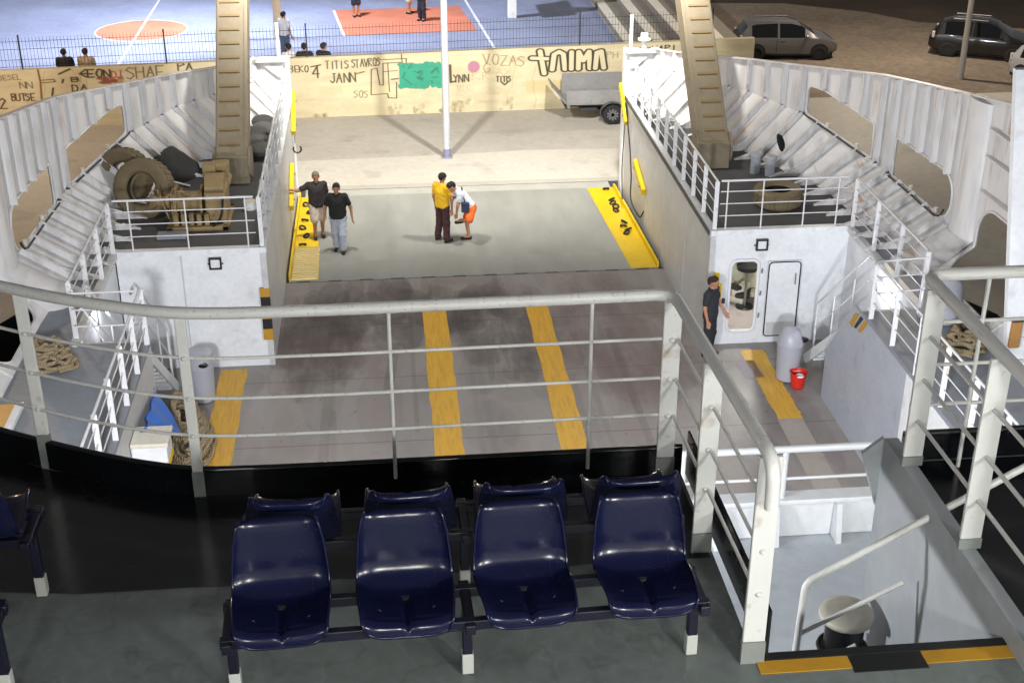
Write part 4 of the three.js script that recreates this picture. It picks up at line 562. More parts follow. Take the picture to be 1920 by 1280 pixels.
// ---------- passenger deck in the foreground ----------
{
  const dt = noiseTex(512, (u, v) => { const a = fbm(u, v, 3, 5, 401), b = fbm(u, v, 48, 3, 430), c = fbm(u, v, 10, 3, 470); const k = 1 + .10 * (a - .5) + .16 * (b - .5) - .3 * Math.max(0, c - .64) - .10 * Math.max(0, 1 - Math.abs(fbm(u, v, 5, 4, 911) - .5) * 40) + .08 * Math.max(0, 1 - Math.abs(fbm(u, v, 7, 4, 940) - .5) * 50); return [124 * k, 131 * k, 130 * k]; });
  const out = [[-9, 3], [6.4, 3], [6.4, -6.47], [2.82, -6.47], [2.82, -4.8], [1.6, -4.8], [1.6, -6.47], [.2, -6.475], [-.8, -6.5], [-1.4, -6.62], [-2.0, -6.87], [-2.6, -7.25], [-3.4, -7.91], [-9, -12.6]];
  struct('passenger_deck', slab(out, PD - .22, PD), std('#d0d3d3', .6, { map: dt, roughnessMap: scuff, bumpMap: fine, bumpScale: .003 }), .45);
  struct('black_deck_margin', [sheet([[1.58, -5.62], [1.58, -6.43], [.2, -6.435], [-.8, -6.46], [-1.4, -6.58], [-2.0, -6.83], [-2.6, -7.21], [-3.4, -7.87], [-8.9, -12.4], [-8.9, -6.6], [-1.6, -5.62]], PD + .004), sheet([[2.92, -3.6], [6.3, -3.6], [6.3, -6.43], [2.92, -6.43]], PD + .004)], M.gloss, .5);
  const c = thing('deck_coaming', 'black low coaming along the front edge of the passenger deck', 'coaming', [0, PD, -6.45]);
  const q = [[1.6, -6.46], [.2, -6.46], [-.4, -6.46], [-.8, -6.465], [-1.1, -6.485], [-1.4, -6.575], [-1.7, -6.71], [-2.0, -6.87], [-2.3, -7.04], [-2.6, -7.24], [-3.4, -7.9], [-4.6, -9.04]]; const gs = []; for (let i = 0; i + 1 < q.length; i++) gs.push(bar(V(q[i][0], PD + .085, q[i][1]), V(q[i + 1][0], PD + .085, q[i + 1][1]), V(0, 1, 0), .17, .04));
  wpart(c, 'front_strip', gs, M.gloss); wpart(c, 'cap_edge', tube(q.map(([x, z]) => V(x, PD + .165, z)), .02, 90, 8), M.gloss, 0);
  const k = thing('deck_coaming', 'black kick plate beside the stairwell, under the near railing', 'coaming', [1.62, PD, -5.6]); wpart(k, 'plate', bar(V(1.63, PD + .14, -6.44), V(1.65, PD + .14, -4.8), V(0, 1, 0), .28, .012), M.gloss);
  const k2 = thing('deck_coaming', 'black coaming along the front edge right of the stairwell', 'coaming', [4, PD, -6.45]); wpart(k2, 'front_strip', box(2.9, 6.4, PD, PD + .17, -6.49, -6.45), M.gloss); wpart(k2, 'cap_edge', rod(V(2.9, PD + .17, -6.47), V(6.4, PD + .17, -6.47), .02), M.black, 0);
  // stairwell wall, its edge bar and floor markings
  const w = thing('stairwell_wall', 'grey painted wall of the stairwell below the right-hand railing', 'wall', [2.85, 5.3, -5.5]); wpart(w, 'panel', box(2.8, 2.88, 5.3, PD + .13, -6.5, -3.9), M.grey); wpart(w, 'front_return', new THREE.ExtrudeGeometry(new THREE.Shape([[2.68, 8.46], [2.8, 8.56], [2.8, 8.1]].map(([a, b]) => new THREE.Vector2(a, b))), { depth: .03, bevelEnabled: false }).translate(0, 0, -6.53), M.grey);
  const e = thing('stairwell_edge', 'black edge bar with yellow and black hazard stripes at the stairwell', 'edge strip', [2.2, PD, -4.78]); wpart(e, 'edge_bar', box(1.6, 2.8, PD - .1, PD + .012, -4.84, -4.79), M.black, 0);
  for (const [a, b, m, d] of [[1.6, 2.03, M.amber, 0], [2.03, 2.38, M.black, .03], [2.38, 2.8, M.amber, 0]]) wpart(e, 'hazard_stripe', box(a, b, PD + .001, PD + .006, -4.79, -4.705 + d), m, .8);
  // upper deck that the picture is taken from, roofing the rear of the passenger deck
  struct('upper_deck', slab([[-9, 5], [6.4, 5], [6.4, -1.5], [-9, -1.5]], 10.75, 10.9), M.casing); struct('lounge_front', box(-9, 6.4, PD, 10.75, 2.6, 2.7), M.white);
  for (const [x, i] of [[-2.2, 0], [.4, 1], [2.6, 2], [4.6, 3]]) {
    const t = thing('deckhead_lamp', ['round deckhead lamp above the dark end of the seats', 'round deckhead lamp above the four front seats', 'round deckhead lamp above the stairwell opening', 'round deckhead lamp above the deck beyond the stairwell'][i], 'lamp', [x, 10.75, -1.05], 'deckhead lamps under the upper deck');
    part(t, 'base', new THREE.CylinderGeometry(.13, .13, .04, 24).translate(0, -.02, 0), M.white); part(t, 'globe', new THREE.SphereGeometry(.1, 20, 10, 0, 6.283, Math.PI / 2, Math.PI / 2).scale(1, .7, 1).translate(0, -.04, 0), new THREE.MeshStandardMaterial({ color: '#f4f6f4', emissive: '#e8f2ea', emissiveIntensity: 3 }));
    const L = new THREE.PointLight('#f6f5ee', LP.pass * (i === 0 ? .55 : i > 1 ? 1.5 : 1), 0, 2); L.position.y = -.16; L.shadow.radius = 8; L.name = 'lamp_light'; L.castShadow = true; t.add(L);
  }
}
// near railings
{
  const t = thing('near_railing', 'grey white railing round the front of the passenger deck, behind the blue seats', 'railing', [0, PD, -6.45]);
  const H = 9.55, bow = (y) => [V(-4.6, y, -9.0), V(-3.4, y, -7.9), V(-2.6, y, -7.24), V(-2.0, y, -6.85), V(-1.5, y, -6.6), V(-1.05, y, -6.46), V(-.4, y, -6.43), V(.5, y, -6.44)];
  wpart(t, 'top_rail', [tube(bow(H), .032, 80, 14), pathTube([V(.5, H, -6.44), V(1.5, H, -6.45), V(1.57, H, -4.72), V(1.57, H - .22, -4.7)], .032, 14, .11)], M.post, 2);
  for (const y of [9.29, 9.05, 8.82]) { wpart(t, 'mid_rail', [tube(bow(y), .0095, 80, 8), rod(V(.5, y, -6.44), V(1.47, y, -6.45), .0095)], M.post, 2); wpart(t, 'mid_rail', rod(V(1.53, y, -6.45), V(1.57, y, -4.8), .0095), M.post, 2); }
  for (const y of [9.29, 9.05, 8.82]) for (const [x, z] of [[-2.0, -6.86], [-1.1, -6.47], [1.5, -6.44], [1.54, -5.68], [1.58, -4.8]]) wpart(t, 'weld_bead', new THREE.SphereGeometry(.017, 10, 8).scale(1, .8, 1).translate(x, y, z + .012), M.post, 0);
  for (const [x, z, w, b] of [[-2.0, -6.86, .068, 8.56], [-1.1, -6.47, .058, 8.5], [1.5, -6.44, .1, 8.46], [1.54, -5.68, .1, 8.46], [1.58, -4.8, .105, 8.46]]) { const p = wpart(t, 'post', rbox(x - w / 2, x + w / 2, b + .09, H - .02, z - .012, z + .012, .006), M.post); wpart(p, 'foot', box(x - w / 2 - .003, x + w / 2 + .003, PD, b + .09, z - .015, z + .015), M.foot); }
  for (const x of [-.02, 1.06]) wpart(t, 'thin_post', rod(V(x, 8.5, -6.44), V(x, H - .02, -6.44), .0105), M.post, 2);
  const r = thing('near_railing', 'grey white railing on the far side of the stairwell', 'railing', [2.85, PD, -5.5]);
  wpart(r, 'top_rail', pathTube([V(6.3, 9.65, -6.36), V(2.84, 9.65, -6.34), V(2.86, 9.65, -3.6)], .034, 14, .08), M.post, 0);
  for (const y of [9.36, 9.1, 8.85]) { wpart(r, 'mid_rail', rod(V(2.84, y, -6.3), V(2.86, y, -3.6), .011), M.post, 0); wpart(r, 'mid_rail', rod(V(2.86, y, -6.36), V(6.3, y, -6.36), .011), M.post, 0); }
  for (const z of [-6.2, -5.4, -4.55]) { const p = wpart(r, 'post', rbox(2.79, 2.9, 8.62, 9.63, z - .012, z + .012, .006), M.post); wpart(p, 'foot', box(2.786, 2.904, PD + .132, 8.62, z - .015, z + .015), M.foot); }
  for (const x of [3.2, 4.2, 5.2]) wpart(r, 'thin_post', rod(V(x, PD, -6.36), V(x, 9.64, -6.36), .013), M.post, 0);
  const h = thing('stair_handrail', 'pale sloping handrail crossing the stairwell opening', 'handrail', [2.2, 5.3, -5.8]);
  wpart(h, 'handrail', pathTube([V(2.13, 6.6, -5.8), V(2.17, 8.1, -5.8), V(3.4, 8.83, -5.8), V(4.2, 9.3, -5.8)], .02, 10, .05), M.post, 0);
  wpart(h, 'mid_rail', rod(V(2.16, 7.75, -5.8), V(2.72, 8.06, -5.8), .013), M.post, 0); wpart(h, 'mid_rail', rod(V(2.15, 7.45, -5.8), V(2.5, 7.65, -5.8), .011), M.post, 0); wpart(h, 'bracket', pathTube([V(2.83, 8.48, -5.8), V(2.81, 8.34, -5.8), V(2.86, 8.34, -5.74)], .012, 8, .02), M.post, 0);
}
// middle deck below the stairwell
{
  struct('middle_deck', slab([[.8, -4], [7.4, -4], [7.4, -10.28], [.8, -10.28]], 5.1, 5.3), M.grey, .5);
  const t = thing('deck_bulwark', 'white low bulwark with brackets and a rail on the middle deck', 'bulwark', [3.5, 5.3, -10.2]);
  wpart(t, 'plate', rbox(.9, 5.2, 5.3, 5.7, -10.26, -10.2, .02), M.white); wpart(t, 'cap', rbox(.9, 5.22, 5.702, 5.75, -10.3, -10.12, .012), M.white);
  for (const x of [2.9, 3.46, 4.05]) wpart(t, 'bracket', new THREE.ExtrudeGeometry(new THREE.Shape([[0, 0], [.16, 0], [.08, .38], [0, .4]].map(([a, b]) => new THREE.Vector2(a, b))), { depth: .05, bevelEnabled: false }).rotateY(-Math.PI / 2).translate(x, 5.3, -10.2), M.white);
  wpart(t, 'top_rail', rod(V(.9, 6.26, -10.2), V(4.35, 6.25, -10.2), .035, 10), M.white, 0); wpart(t, 'end_stay', bar(V(4.28, 6.24, -10.2), V(4.62, 5.74, -10.2), V(0, 0, 1), .05, .07), M.white); wpart(t, 'mid_rail', rod(V(.9, 5.95, -10.2), V(4.42, 5.94, -10.2), .016), M.white, 0); for (const x of [2.55, 3.49]) wpart(t, 'post', rod(V(x, 5.75, -10.2), V(x, 6.25, -10.2), .03), M.white, 0);
  const dx = 2.59, dz = -6.2, dy = 7.55; const d = thing('mushroom_vent', 'dark mushroom vent with a cream round cap in the stairwell', 'vent', [dx, 5.3, dz]);
  wpart(d, 'trunk', cyl(dx, 5.3, dy - .24, dz, .14, .14, 36), std('#5d6263', .5, { map: grime })); wpart(d, 'grille', cyl(dx, dy - .24, dy - .02, dz, .115, .115, 30), M.black, 0); wpart(d, 'cap', new THREE.LatheGeometry([[0, .04], [.11, .036], [.155, .02], [.162, 0], [.155, -.025], [.13, -.02], [0, -.02]].map(([a, b]) => new THREE.Vector2(a, b)), 40).translate(dx, dy, dz), M.cream, .8); wpart(d, 'rim_band', new THREE.TorusGeometry(.143, .012, 8, 40).rotateX(Math.PI / 2).translate(dx, dy - .24, dz), M.dark, 0);
}
// ---------- blue seats ----------
function makeBench() {
  const t = new THREE.Group(), N = 34, Mx = 22;
  const prof = new THREE.CatmullRomCurve3([V(0, -.06, .016), V(0, -.03, .02), V(0, -.004, .002), V(0, .004, -.05), V(0, -.012, -.17), V(0, -.03, -.28), V(0, -.012, -.352), V(0, .045, -.388), V(0, .1, -.398), V(0, .16, -.413), V(0, .23, -.43), V(0, .27, -.443), V(0, .283, -.458), V(0, .268, -.472), V(0, .24, -.474)]);
  const half = (f) => interp(f, [0, .06, .3, .5, .62, .8, .9, .95, 1], [.176, .194, .21, .213, .211, .198, .182, .164, .146]);
  const shell = (off) => {
    const pos = [], idx = [];
    for (let i = 0; i <= N; i++) { const f = i / N, c = prof.getPointAt(f), tg = prof.getTangentAt(f), n = V(0, tg.z, -tg.y); if (f < .1 ? n.y < 0 : false) n.negate(); const h = half(f);
      for (let j = 0; j <= Mx; j++) { const u = j / Mx * 2 - 1, e = Math.pow(Math.abs(u), 5) * .03, groove = Math.exp(-Math.pow(u * h / .013, 2)) * .024 * Math.min(1, f / .07) * (f < .34 ? 1 : Math.max(0, 1 - (f - .34) * 16)), dip = (1 - u * u) * .012; const k = e - groove - (f > .1 && f < .5 ? dip : 0) + off; const up = f < .38 ? V(0, 1, 0) : f < .55 ? V(0, 1 - (f - .38) / .17, (f - .38) / .17).normalize() : V(0, 0, 1);
        pos.push(u * h, c.y + up.y * k, c.z + up.z * k); } }
    for (let i = 0; i < N; i++) for (let j = 0; j < Mx; j++) { const a = i * (Mx + 1) + j, b = a + 1, c = a + Mx + 1, d = c + 1; idx.push(a, b, c, b, d, c); }
    const g = new THREE.BufferGeometry(); g.setAttribute('position', new THREE.Float32BufferAttribute(pos, 3)); g.setIndex(idx); g.computeVertexNormals(); return g;
  };
  const g0 = shell(0), g1 = shell(-.007), P = g0.attributes.position, rim = []; const pt = (i, j) => V().fromBufferAttribute(P, i * (Mx + 1) + j);
  for (let j = 0; j <= Mx; j++) rim.push(pt(0, j)); for (let i = 1; i <= N; i++) rim.push(pt(i, Mx)); for (let j = Mx - 1; j >= 0; j--) rim.push(pt(N, j)); for (let i = N - 1; i > 0; i--) rim.push(pt(i, 0));
  const geo = boxUV(merge([g0, g1]), 1.7), rimG = new THREE.TubeGeometry(new THREE.CatmullRomCurve3(rim, true, 'catmullrom', .4), 220, .0075, 8);
  const boltG = new THREE.CylinderGeometry(.009, .009, .008, 10), slot = new RoundedBoxGeometry(.1, .008, .03, 2, .003).translate(0, -.043, -.235);
  [-.805, -.27, .265, .8].forEach((x, k) => { const s = new THREE.Mesh(geo, M.seat); s.name = 'seat_shell'; s.position.set(x, .45, 0); s.rotation.y = [.02, -.015, .01, -.03][k]; t.add(s); const r = new THREE.Mesh(clean(rimG), M.seat); r.name = 'rolled_rim'; s.add(r); const q = new THREE.Mesh(slot, M.rubber); q.name = 'drain_slot'; s.add(q); for (const bx of [-.12, .12]) { const b = new THREE.Mesh(boltG, M.steel); b.name = 'bolt'; b.position.set(bx, -.012, -.11); s.add(b); } });
  for (const z of [-.06, -.3]) part(t, 'beam', new RoundedBoxGeometry(2.14, .05, .04, 2, .006).translate(0, .375, z), M.frame);
  for (const x of [-1.04, 1.04]) { part(t, 'end_arm', new RoundedBoxGeometry(.045, .05, .34, 2, .006).translate(x, .372, -.18), M.frame); const l = part(t, 'leg', new RoundedBoxGeometry(.045, .36, .045, 2, .006).translate(x, .19, -.2), M.frame); part(l, 'foot_sleeve', new RoundedBoxGeometry(.052, .11, .052, 2, .004).translate(x, .055, -.2), M.foot2); }
  { const l = part(t, 'leg', new RoundedBoxGeometry(.045, .36, .045, 2, .006).translate(.0, .19, -.2), M.frame); part(l, 'foot_sleeve', new RoundedBoxGeometry(.052, .11, .052, 2, .004).translate(0, .055, -.2), M.foot2); part(t, 'cross_arm', new RoundedBoxGeometry(.045, .05, .34, 2, .006).translate(0, .372, -.18), M.frame); }
  return t;
}
{
  const proto = makeBench();
  [[.28, -4.66, .032, 'row of four dark blue plastic seats facing away from the ramp, beside the stairwell'], [.3, -5.7, Math.PI + .02, 'row of dark blue seats facing the ramp, back to back with the stairwell row'], [-2.82, -4.72, 0, 'dark blue seats at the dark end of the deck, facing away from the ramp'], [-2.82, -5.84, Math.PI, 'row of dark blue plastic seats facing the ramp, at the dark end of the deck']].forEach(([x, z, a, l], i) => { const b = i ? proto.clone() : proto; b.name = numbered('seat_bench'); b.position.set(x, PD + .004, z); b.rotation.y = a; b.userData = { label: l, category: 'bench', group: 'rows of blue seats' }; scene.add(b); });
}
// ---------- lamps of the car deck ----------
for (const [x, z, l, k] of [[-2.6, -7.45, 'floodlight under the passenger deck above the plain bulkhead lane', 1], [4.4, -10.45, 'floodlight under the middle deck above the doorway lane', .6]]) {
  const fy = x < 0 ? 7.95 : 4.82, t = thing('floodlight', l, 'floodlight', [x, fy, z], 'floodlights over the car deck'), aim = V(x < 0 ? 1 : 5.2, .6, -26), q = new THREE.Quaternion().setFromUnitVectors(V(0, 0, -1), aim.clone().sub(V(x, fy, z)).normalize());
  part(t, 'housing', new RoundedBoxGeometry(.4, .3, .14, 2, .02).translate(0, 0, .09).applyQuaternion(q), M.dark); part(t, 'lens', new THREE.BoxGeometry(.34, .24, .01).applyQuaternion(q), new THREE.MeshStandardMaterial({ color: '#f4f8ff', emissive: '#e6eeff', emissiveIntensity: 10 })); part(t, 'bracket', rod(V(0, .1, .1), V(0, .28, .16), .02), M.dark);
  const L = new THREE.SpotLight('#eef1f8', LP.deck * k, 0, 1.1, .8, 2); L.position.set(0, 0, -.06).applyQuaternion(q); L.shadow.radius = 18; L.name = 'flood_beam'; L.target.position.set(aim.x - x, aim.y - fy, aim.z - z); L.target.name = 'flood_aim'; t.add(L); t.add(L.target); L.castShadow = true;
}
function smallLamp(label, [x, y, z], [dx, dy, dz], col, I) { const t = thing('bulkhead_lamp', label, 'lamp', [x, y, z], 'small bulkhead lamps'); part(t, 'base', new THREE.BoxGeometry(.16, .05, .16), M.white); part(t, 'globe', new THREE.SphereGeometry(.06, 16, 10).translate(dx * .06, dy * .06, dz * .06), new THREE.MeshStandardMaterial({ color: '#f2f6ff', emissive: col, emissiveIntensity: 4 })); const L = new THREE.PointLight(col, I, 0, 2); L.position.set(dx * .18, dy * .18, dz * .18); L.shadow.radius = 3; L.name = 'lamp_light'; L.castShadow = true; t.add(L); }
smallLamp('small lamp under the walkway above the hazard-marked stairs', [9.1, FD - .16, -22.4], [0, -1, 0], '#eef3ff', LP.stair);
smallLamp('small lamp under the walkway above the stairs by the tarpaulin', [-5.1, FD - .16, -22.6], [0, -1, 0], '#eef3ff', LP.stair * .4);
smallLamp('small lamp under the passenger deck beside the stairwell opening', [-.3, 8.16, -6.2], [0, -1, 0], '#f4f6f8', LP.mid * .4);
smallLamp('small lamp under the passenger deck behind the stairwell wall', [4.5, 8.16, -6.1], [0, -1, 0], '#f4f6f8', LP.mid);
smallLamp('small lamp on the store room ceiling', [7.7, 2.4, -25.9], [0, -1, 0], '#f8f7ee', LP.room);
// court floodlights and the street lamp of the parking lot
for (const [x, s] of [[-4.9, -1], [-3.0, 1]]) { const t = thing('court_floodlight', s < 0 ? 'floodlight on the court pole aimed at the orange circle' : 'floodlight on the court pole aimed at the orange key', 'floodlight', [x, 10.6, -53.2], 'court floodlights'); const aim = V(s < 0 ? -13 : 1.2, GY, s < 0 ? -55 : -56), q = new THREE.Quaternion().setFromUnitVectors(V(0, 0, -1), aim.clone().sub(V(x, 10.6, -53.2)).normalize()); part(t, 'housing', new RoundedBoxGeometry(.5, .4, .2, 2, .03).translate(0, 0, .12).applyQuaternion(q), M.dark); part(t, 'lens', new THREE.BoxGeometry(.44, .32, .01).applyQuaternion(q), new THREE.MeshStandardMaterial({ color: '#ffffff', emissive: '#eef2ff', emissiveIntensity: 12 })); const L = new THREE.SpotLight('#eef0ff', LP.court * (s < 0 ? 1.25 : .62), 0, s < 0 ? 1.05 : .85, .8, 2); L.position.set(0, 0, -.06).applyQuaternion(q); L.target.position.set(aim.x - x, aim.y - 10.6, aim.z + 53.2); L.name = 'flood_beam'; L.target.name = 'flood_aim'; L.shadow.radius = 8; L.castShadow = true; t.add(L); t.add(L.target); }
{ const t = thing('street_lamp', 'grey street lamp post on the quay beyond the scribbled wall end', 'street lamp', [-15.5, GY, -38]); wpart(t, 'shaft', cyl(-15.5, GY, 8, -38, .11, .07, 16), std('#a9a198', .5, { map: grime })); wpart(t, 'arm', rod(V(-15.5, 7.95, -38), V(-14, 8.2, -38), .04), M.foot, 0); wpart(t, 'head', rbox(-14.4, -13.7, 8.13, 8.25, -38.15, -37.85, .03), M.foot, 0); wpart(t, 'lens', box(-14.35, -13.75, 8.115, 8.128, -38.12, -37.88), new THREE.MeshStandardMaterial({ color: '#ffdcae', emissive: '#ffc07a', emissiveIntensity: 8 }), 0); const L = new THREE.PointLight('#ffd9b0', LP.quay, 0, 2); L.position.set(-14.05 + 15.5, 8.0 - GY, 0); L.shadow.radius = 8; L.name = 'lamp_light'; L.castShadow = true; t.add(L); }
{ const t = thing('street_lamp', 'grey street lamp post standing in the parking lot by the dark car', 'street lamp', [20.3, GY, -45]); wpart(t, 'shaft', cyl(20.3, GY, 9, -45, .11, .07, 16), std('#a9a198', .5, { map: grime })); wpart(t, 'arm', rod(V(20.3, 8.95, -45), V(18.6, 9.2, -46), .04), M.foot, 0); wpart(t, 'head', rbox(18.2, 18.8, 9.13, 9.25, -46.2, -45.9, .03), M.foot, 0); wpart(t, 'lens', box(18.25, 18.75, 9.115, 9.128, -46.17, -45.93), new THREE.MeshStandardMaterial({ color: '#ffd9a0', emissive: '#ffb866', emissiveIntensity: 8 }), 0); const L = new THREE.PointLight('#ffeed8', LP.lot, 0, 2); L.position.set(18.5 - 20.3, 9.0 - GY, -46.05 + 45); L.shadow.radius = 8; L.name = 'lamp_light'; L.castShadow = true; t.add(L); }
// ---------- people, built from distance fields ----------
function isoMesh(f, lo, hi, cell) { // surface nets
  const n = [0, 1, 2].map((k) => Math.ceil((hi[k] - lo[k]) / cell) + 1), [nx, ny, nz] = n, val = new Float32Array(nx * ny * nz), at = (i, j, k) => (k * ny + j) * nx + i;
  for (let k = 0; k < nz; k++) for (let j = 0; j < ny; j++) for (let i = 0; i < nx; i++) val[at(i, j, k)] = f(lo[0] + i * cell, lo[1] + j * cell, lo[2] + k * cell);
  const id = new Int32Array(nx * ny * nz).fill(-1), pos = [], idx = [];
  const C = [[0, 0, 0], [1, 0, 0], [0, 1, 0], [1, 1, 0], [0, 0, 1], [1, 0, 1], [0, 1, 1], [1, 1, 1]], E = [[0, 1], [2, 3], [4, 5], [6, 7], [0, 2], [1, 3], [4, 6], [5, 7], [0, 4], [1, 5], [2, 6], [3, 7]];
  for (let k = 0; k < nz - 1; k++) for (let j = 0; j < ny - 1; j++) for (let i = 0; i < nx - 1; i++) {
    const v = C.map(([a, b, c]) => val[at(i + a, j + b, k + c)]); let m = 0, x = 0, y = 0, z = 0;
    for (const [a, b] of E) if ((v[a] < 0) !== (v[b] < 0)) { const t = v[a] / (v[a] - v[b]); x += lerp(C[a][0], C[b][0], t); y += lerp(C[a][1], C[b][1], t); z += lerp(C[a][2], C[b][2], t); m++; }
    if (m) { id[at(i, j, k)] = pos.length / 3; pos.push(lo[0] + (i + x / m) * cell, lo[1] + (j + y / m) * cell, lo[2] + (k + z / m) * cell); }
  }
  const quad = (a, b, c, d, flip) => { if (a < 0 || b < 0 || c < 0 || d < 0) return; flip ? idx.push(a, c, b, a, d, c) : idx.push(a, b, c, a, c, d); };
  for (let k = 1; k < nz - 1; k++) for (let j = 1; j < ny - 1; j++) for (let i = 1; i < nx - 1; i++) {
    const s = val[at(i, j, k)] < 0;
    if (s !== (val[at(i + 1, j, k)] < 0)) quad(id[at(i, j - 1, k - 1)], id[at(i, j, k - 1)], id[at(i, j, k)], id[at(i, j - 1, k)], !s);
    if (s !== (val[at(i, j + 1, k)] < 0)) quad(id[at(i - 1, j, k - 1)], id[at(i - 1, j, k)], id[at(i, j, k)], id[at(i, j, k - 1)], !s);
    if (s !== (val[at(i, j, k + 1)] < 0)) quad(id[at(i - 1, j - 1, k)], id[at(i, j - 1, k)], id[at(i, j, k)], id[at(i - 1, j, k)], !s);
  }
  const g = new THREE.BufferGeometry(); g.setAttribute('position', new THREE.Float32BufferAttribute(pos, 3)); g.setIndex(idx); g.computeVertexNormals(); return g;
}
const capD = (px, py, pz, b) => { const [ax, ay, az, bx, by, bz, r0, r1] = b, dx = bx - ax, dy = by - ay, dz = bz - az, t = Math.max(0, Math.min(1, ((px - ax) * dx + (py - ay) * dy + (pz - az) * dz) / (dx * dx + dy * dy + dz * dz + 1e-9))); return Math.hypot(px - ax - dx * t, py - ay - dy * t, pz - az - dz * t) - lerp(r0, r1, t); };
function field(bones, k = .03) { return (x, y, z) => { let d = 9; for (const b of bones) { const e = capD(x, y, z, b), h = Math.max(0, k - Math.abs(d - e)) / k; d = Math.min(d, e) - h * h * k * .25; } return d; }; }
const bounds = (bones, pad) => { const lo = [9, 9, 9], hi = [-9, -9, -9]; for (const b of bones) for (const o of [0, 3]) for (let k = 0; k < 3; k++) { const r = Math.max(b[6], b[7]) + pad; lo[k] = Math.min(lo[k], b[o + k] - r); hi[k] = Math.max(hi[k], b[o + k] + r); } return [lo, hi]; };
const bone = (a, b, r0, r1 = r0) => [...a, ...b, r0, r1];
const mix3 = (a, b, t) => a.map((v, k) => lerp(v, b[k], t));
const SK = { skin: '#a9785a', tan: '#8f6246' };
const mat3 = {}; const cloth = (c) => mat3[c] ??= std(c, .85, { bumpMap: fine, bumpScale: .002 });
function person(label, [x, y, z], turn, o = {}) {
  const t = thing('person', label, 'person', [x, y, z], o.group, turn); const g = o.girth ?? 1;
  const J = { pel: [0, .95, 0], che: [0, 1.27, -.01], neck: [0, 1.47, -.01], head: [0, 1.63, .02], shL: [.18, 1.42, -.01], shR: [-.18, 1.42, -.01], elL: [.25, 1.14, -.03], elR: [-.25, 1.14, -.03], wrL: [.27, .9, .05], wrR: [-.27, .9, .05], hiL: [.09, .92, 0], hiR: [-.09, .92, 0], knL: [.1, .5, .02], knR: [-.1, .5, .02], anL: [.1, .09, -.02], anR: [-.1, .09, -.02], toL: [.12, .035, .14], toR: [-.12, .035, .14], ...(o.pose ?? {}) };
  const torso = [bone(mix3(J.pel, J.hiL, .8), mix3(J.che, J.shL, .35), .115 * g, .115 * g), bone(mix3(J.pel, J.hiR, .8), mix3(J.che, J.shR, .35), .115 * g, .115 * g), bone(J.pel, J.che, .12 * g, .13 * g), bone(J.shL, J.shR, .068, .068), bone(J.che, J.neck, .1 * g, .06)];
  const arms = ['L', 'R'].map((s) => [bone(J['sh' + s], J['el' + s], .056, .042), bone(J['el' + s], J['wr' + s], .041, .028)]), legs = ['L', 'R'].map((s) => [bone(J['hi' + s], J['kn' + s], .092 * g, .06), bone(J['kn' + s], J['an' + s], .06, .038), bone(J['an' + s], J['to' + s], .042, .034)]);
  const all = [...torso, ...arms.flat(), ...legs.flat(), bone(J.neck, mix3(J.neck, J.head, .6), .056, .052)];
  const geos = []; { const [lo, hi] = bounds(all, .05); geos.push(isoMesh(field(all), lo, hi, .022)); }
  // head with brow, nose, jaw and ears
  { const [hx, hy, hz] = J.head, tl = o.nod ?? 0, yw = o.look ?? 0; const R3 = (v) => { const q = V(...v).applyEuler(new THREE.Euler(tl, yw, 0, 'YXZ')); return [hx + q.x, hy + q.y, hz + q.z]; };
    const hb = [bone(R3([0, .035, -.02]), R3([0, .03, .015]), .088, .084), bone(R3([0, -.03, .02]), R3([0, -.085, .05]), .066, .042), bone(R3([0, .012, .092]), R3([0, -.022, .112]), .009, .014), bone(R3([.085, -.01, -.005]), R3([.088, .02, -.01]), .014), bone(R3([-.085, -.01, -.005]), R3([-.088, .02, -.01]), .014), bone(R3([.045, .03, .078]), R3([-.045, .03, .078]), .012)], eyes = [R3([.032, .008, .085]), R3([-.032, .008, .085])];
    const f0 = field(hb, .02), f = (a, b, c) => { let d = f0(a, b, c); for (const e of eyes) d = Math.max(d, .011 - Math.hypot(a - e[0], b - e[1], c - e[2])); return d; }; const [lo, hi] = bounds(hb, .03); geos.push(isoMesh(f, lo, hi, .009));
    const hair = [bone(R3([0, .05, -.035]), R3([0, .058, .02]), .093, .086), bone(R3([0, .0, -.06]), R3([0, .03, -.05]), .06, .07)]; const cut = (a, b, c) => { const q = V(a - hx, b - hy, c - hz).applyEuler(new THREE.Euler(-tl, 0, 0)); return Math.max(field(hair)(a, b, c), .03 - q.y - Math.max(0, -q.z - .01) * 1.2 + Math.max(0, q.z - .05) * .9); }; if (o.hair !== null) { const [l2, h2] = bounds(hair, .03); part(t, 'hair', isoMesh(cut, l2, h2, .01), cloth(o.hair ?? '#17120f')); } }
  // hands: palm, four fingers and a thumb
  for (const s of ['L', 'R']) { const w = V(...J['wr' + s]), e = V(...J['el' + s]), d = w.clone().sub(e).normalize(), sg = s === 'L' ? 1 : -1; let side = V(0, 0, 1); side.addScaledVector(d, -side.dot(d)).normalize(); const up = d.clone().cross(side).multiplyScalar(sg), A = (a, b, c) => w.clone().addScaledVector(d, a).addScaledVector(side, b).addScaledVector(up, c).toArray(), hb = [bone(A(.0, 0, 0), A(.08, .018, 0), .024, .02), bone(A(.0, 0, 0), A(.08, -.018, 0), .024, .02)];
    [[.03, .07], [.01, .082], [-.011, .076], [-.031, .058]].forEach(([b, L]) => { hb.push(bone(A(.085, b, 0), A(.085 + L * .5, b * 1.05, -.008), .0105, .0095), bone(A(.085 + L * .5, b * 1.05, -.008), A(.085 + L * .92, b * 1.05, -.03), .0095, .008)); }); hb.push(bone(A(.02, .03, 0), A(.062, .056, -.014), .013, .011), bone(A(.062, .056, -.014), A(.1, .052, -.028), .011, .009)); const [lo, hi] = bounds(hb, .015); geos.push(isoMesh(field(hb, .008), lo, hi, .0075)); }
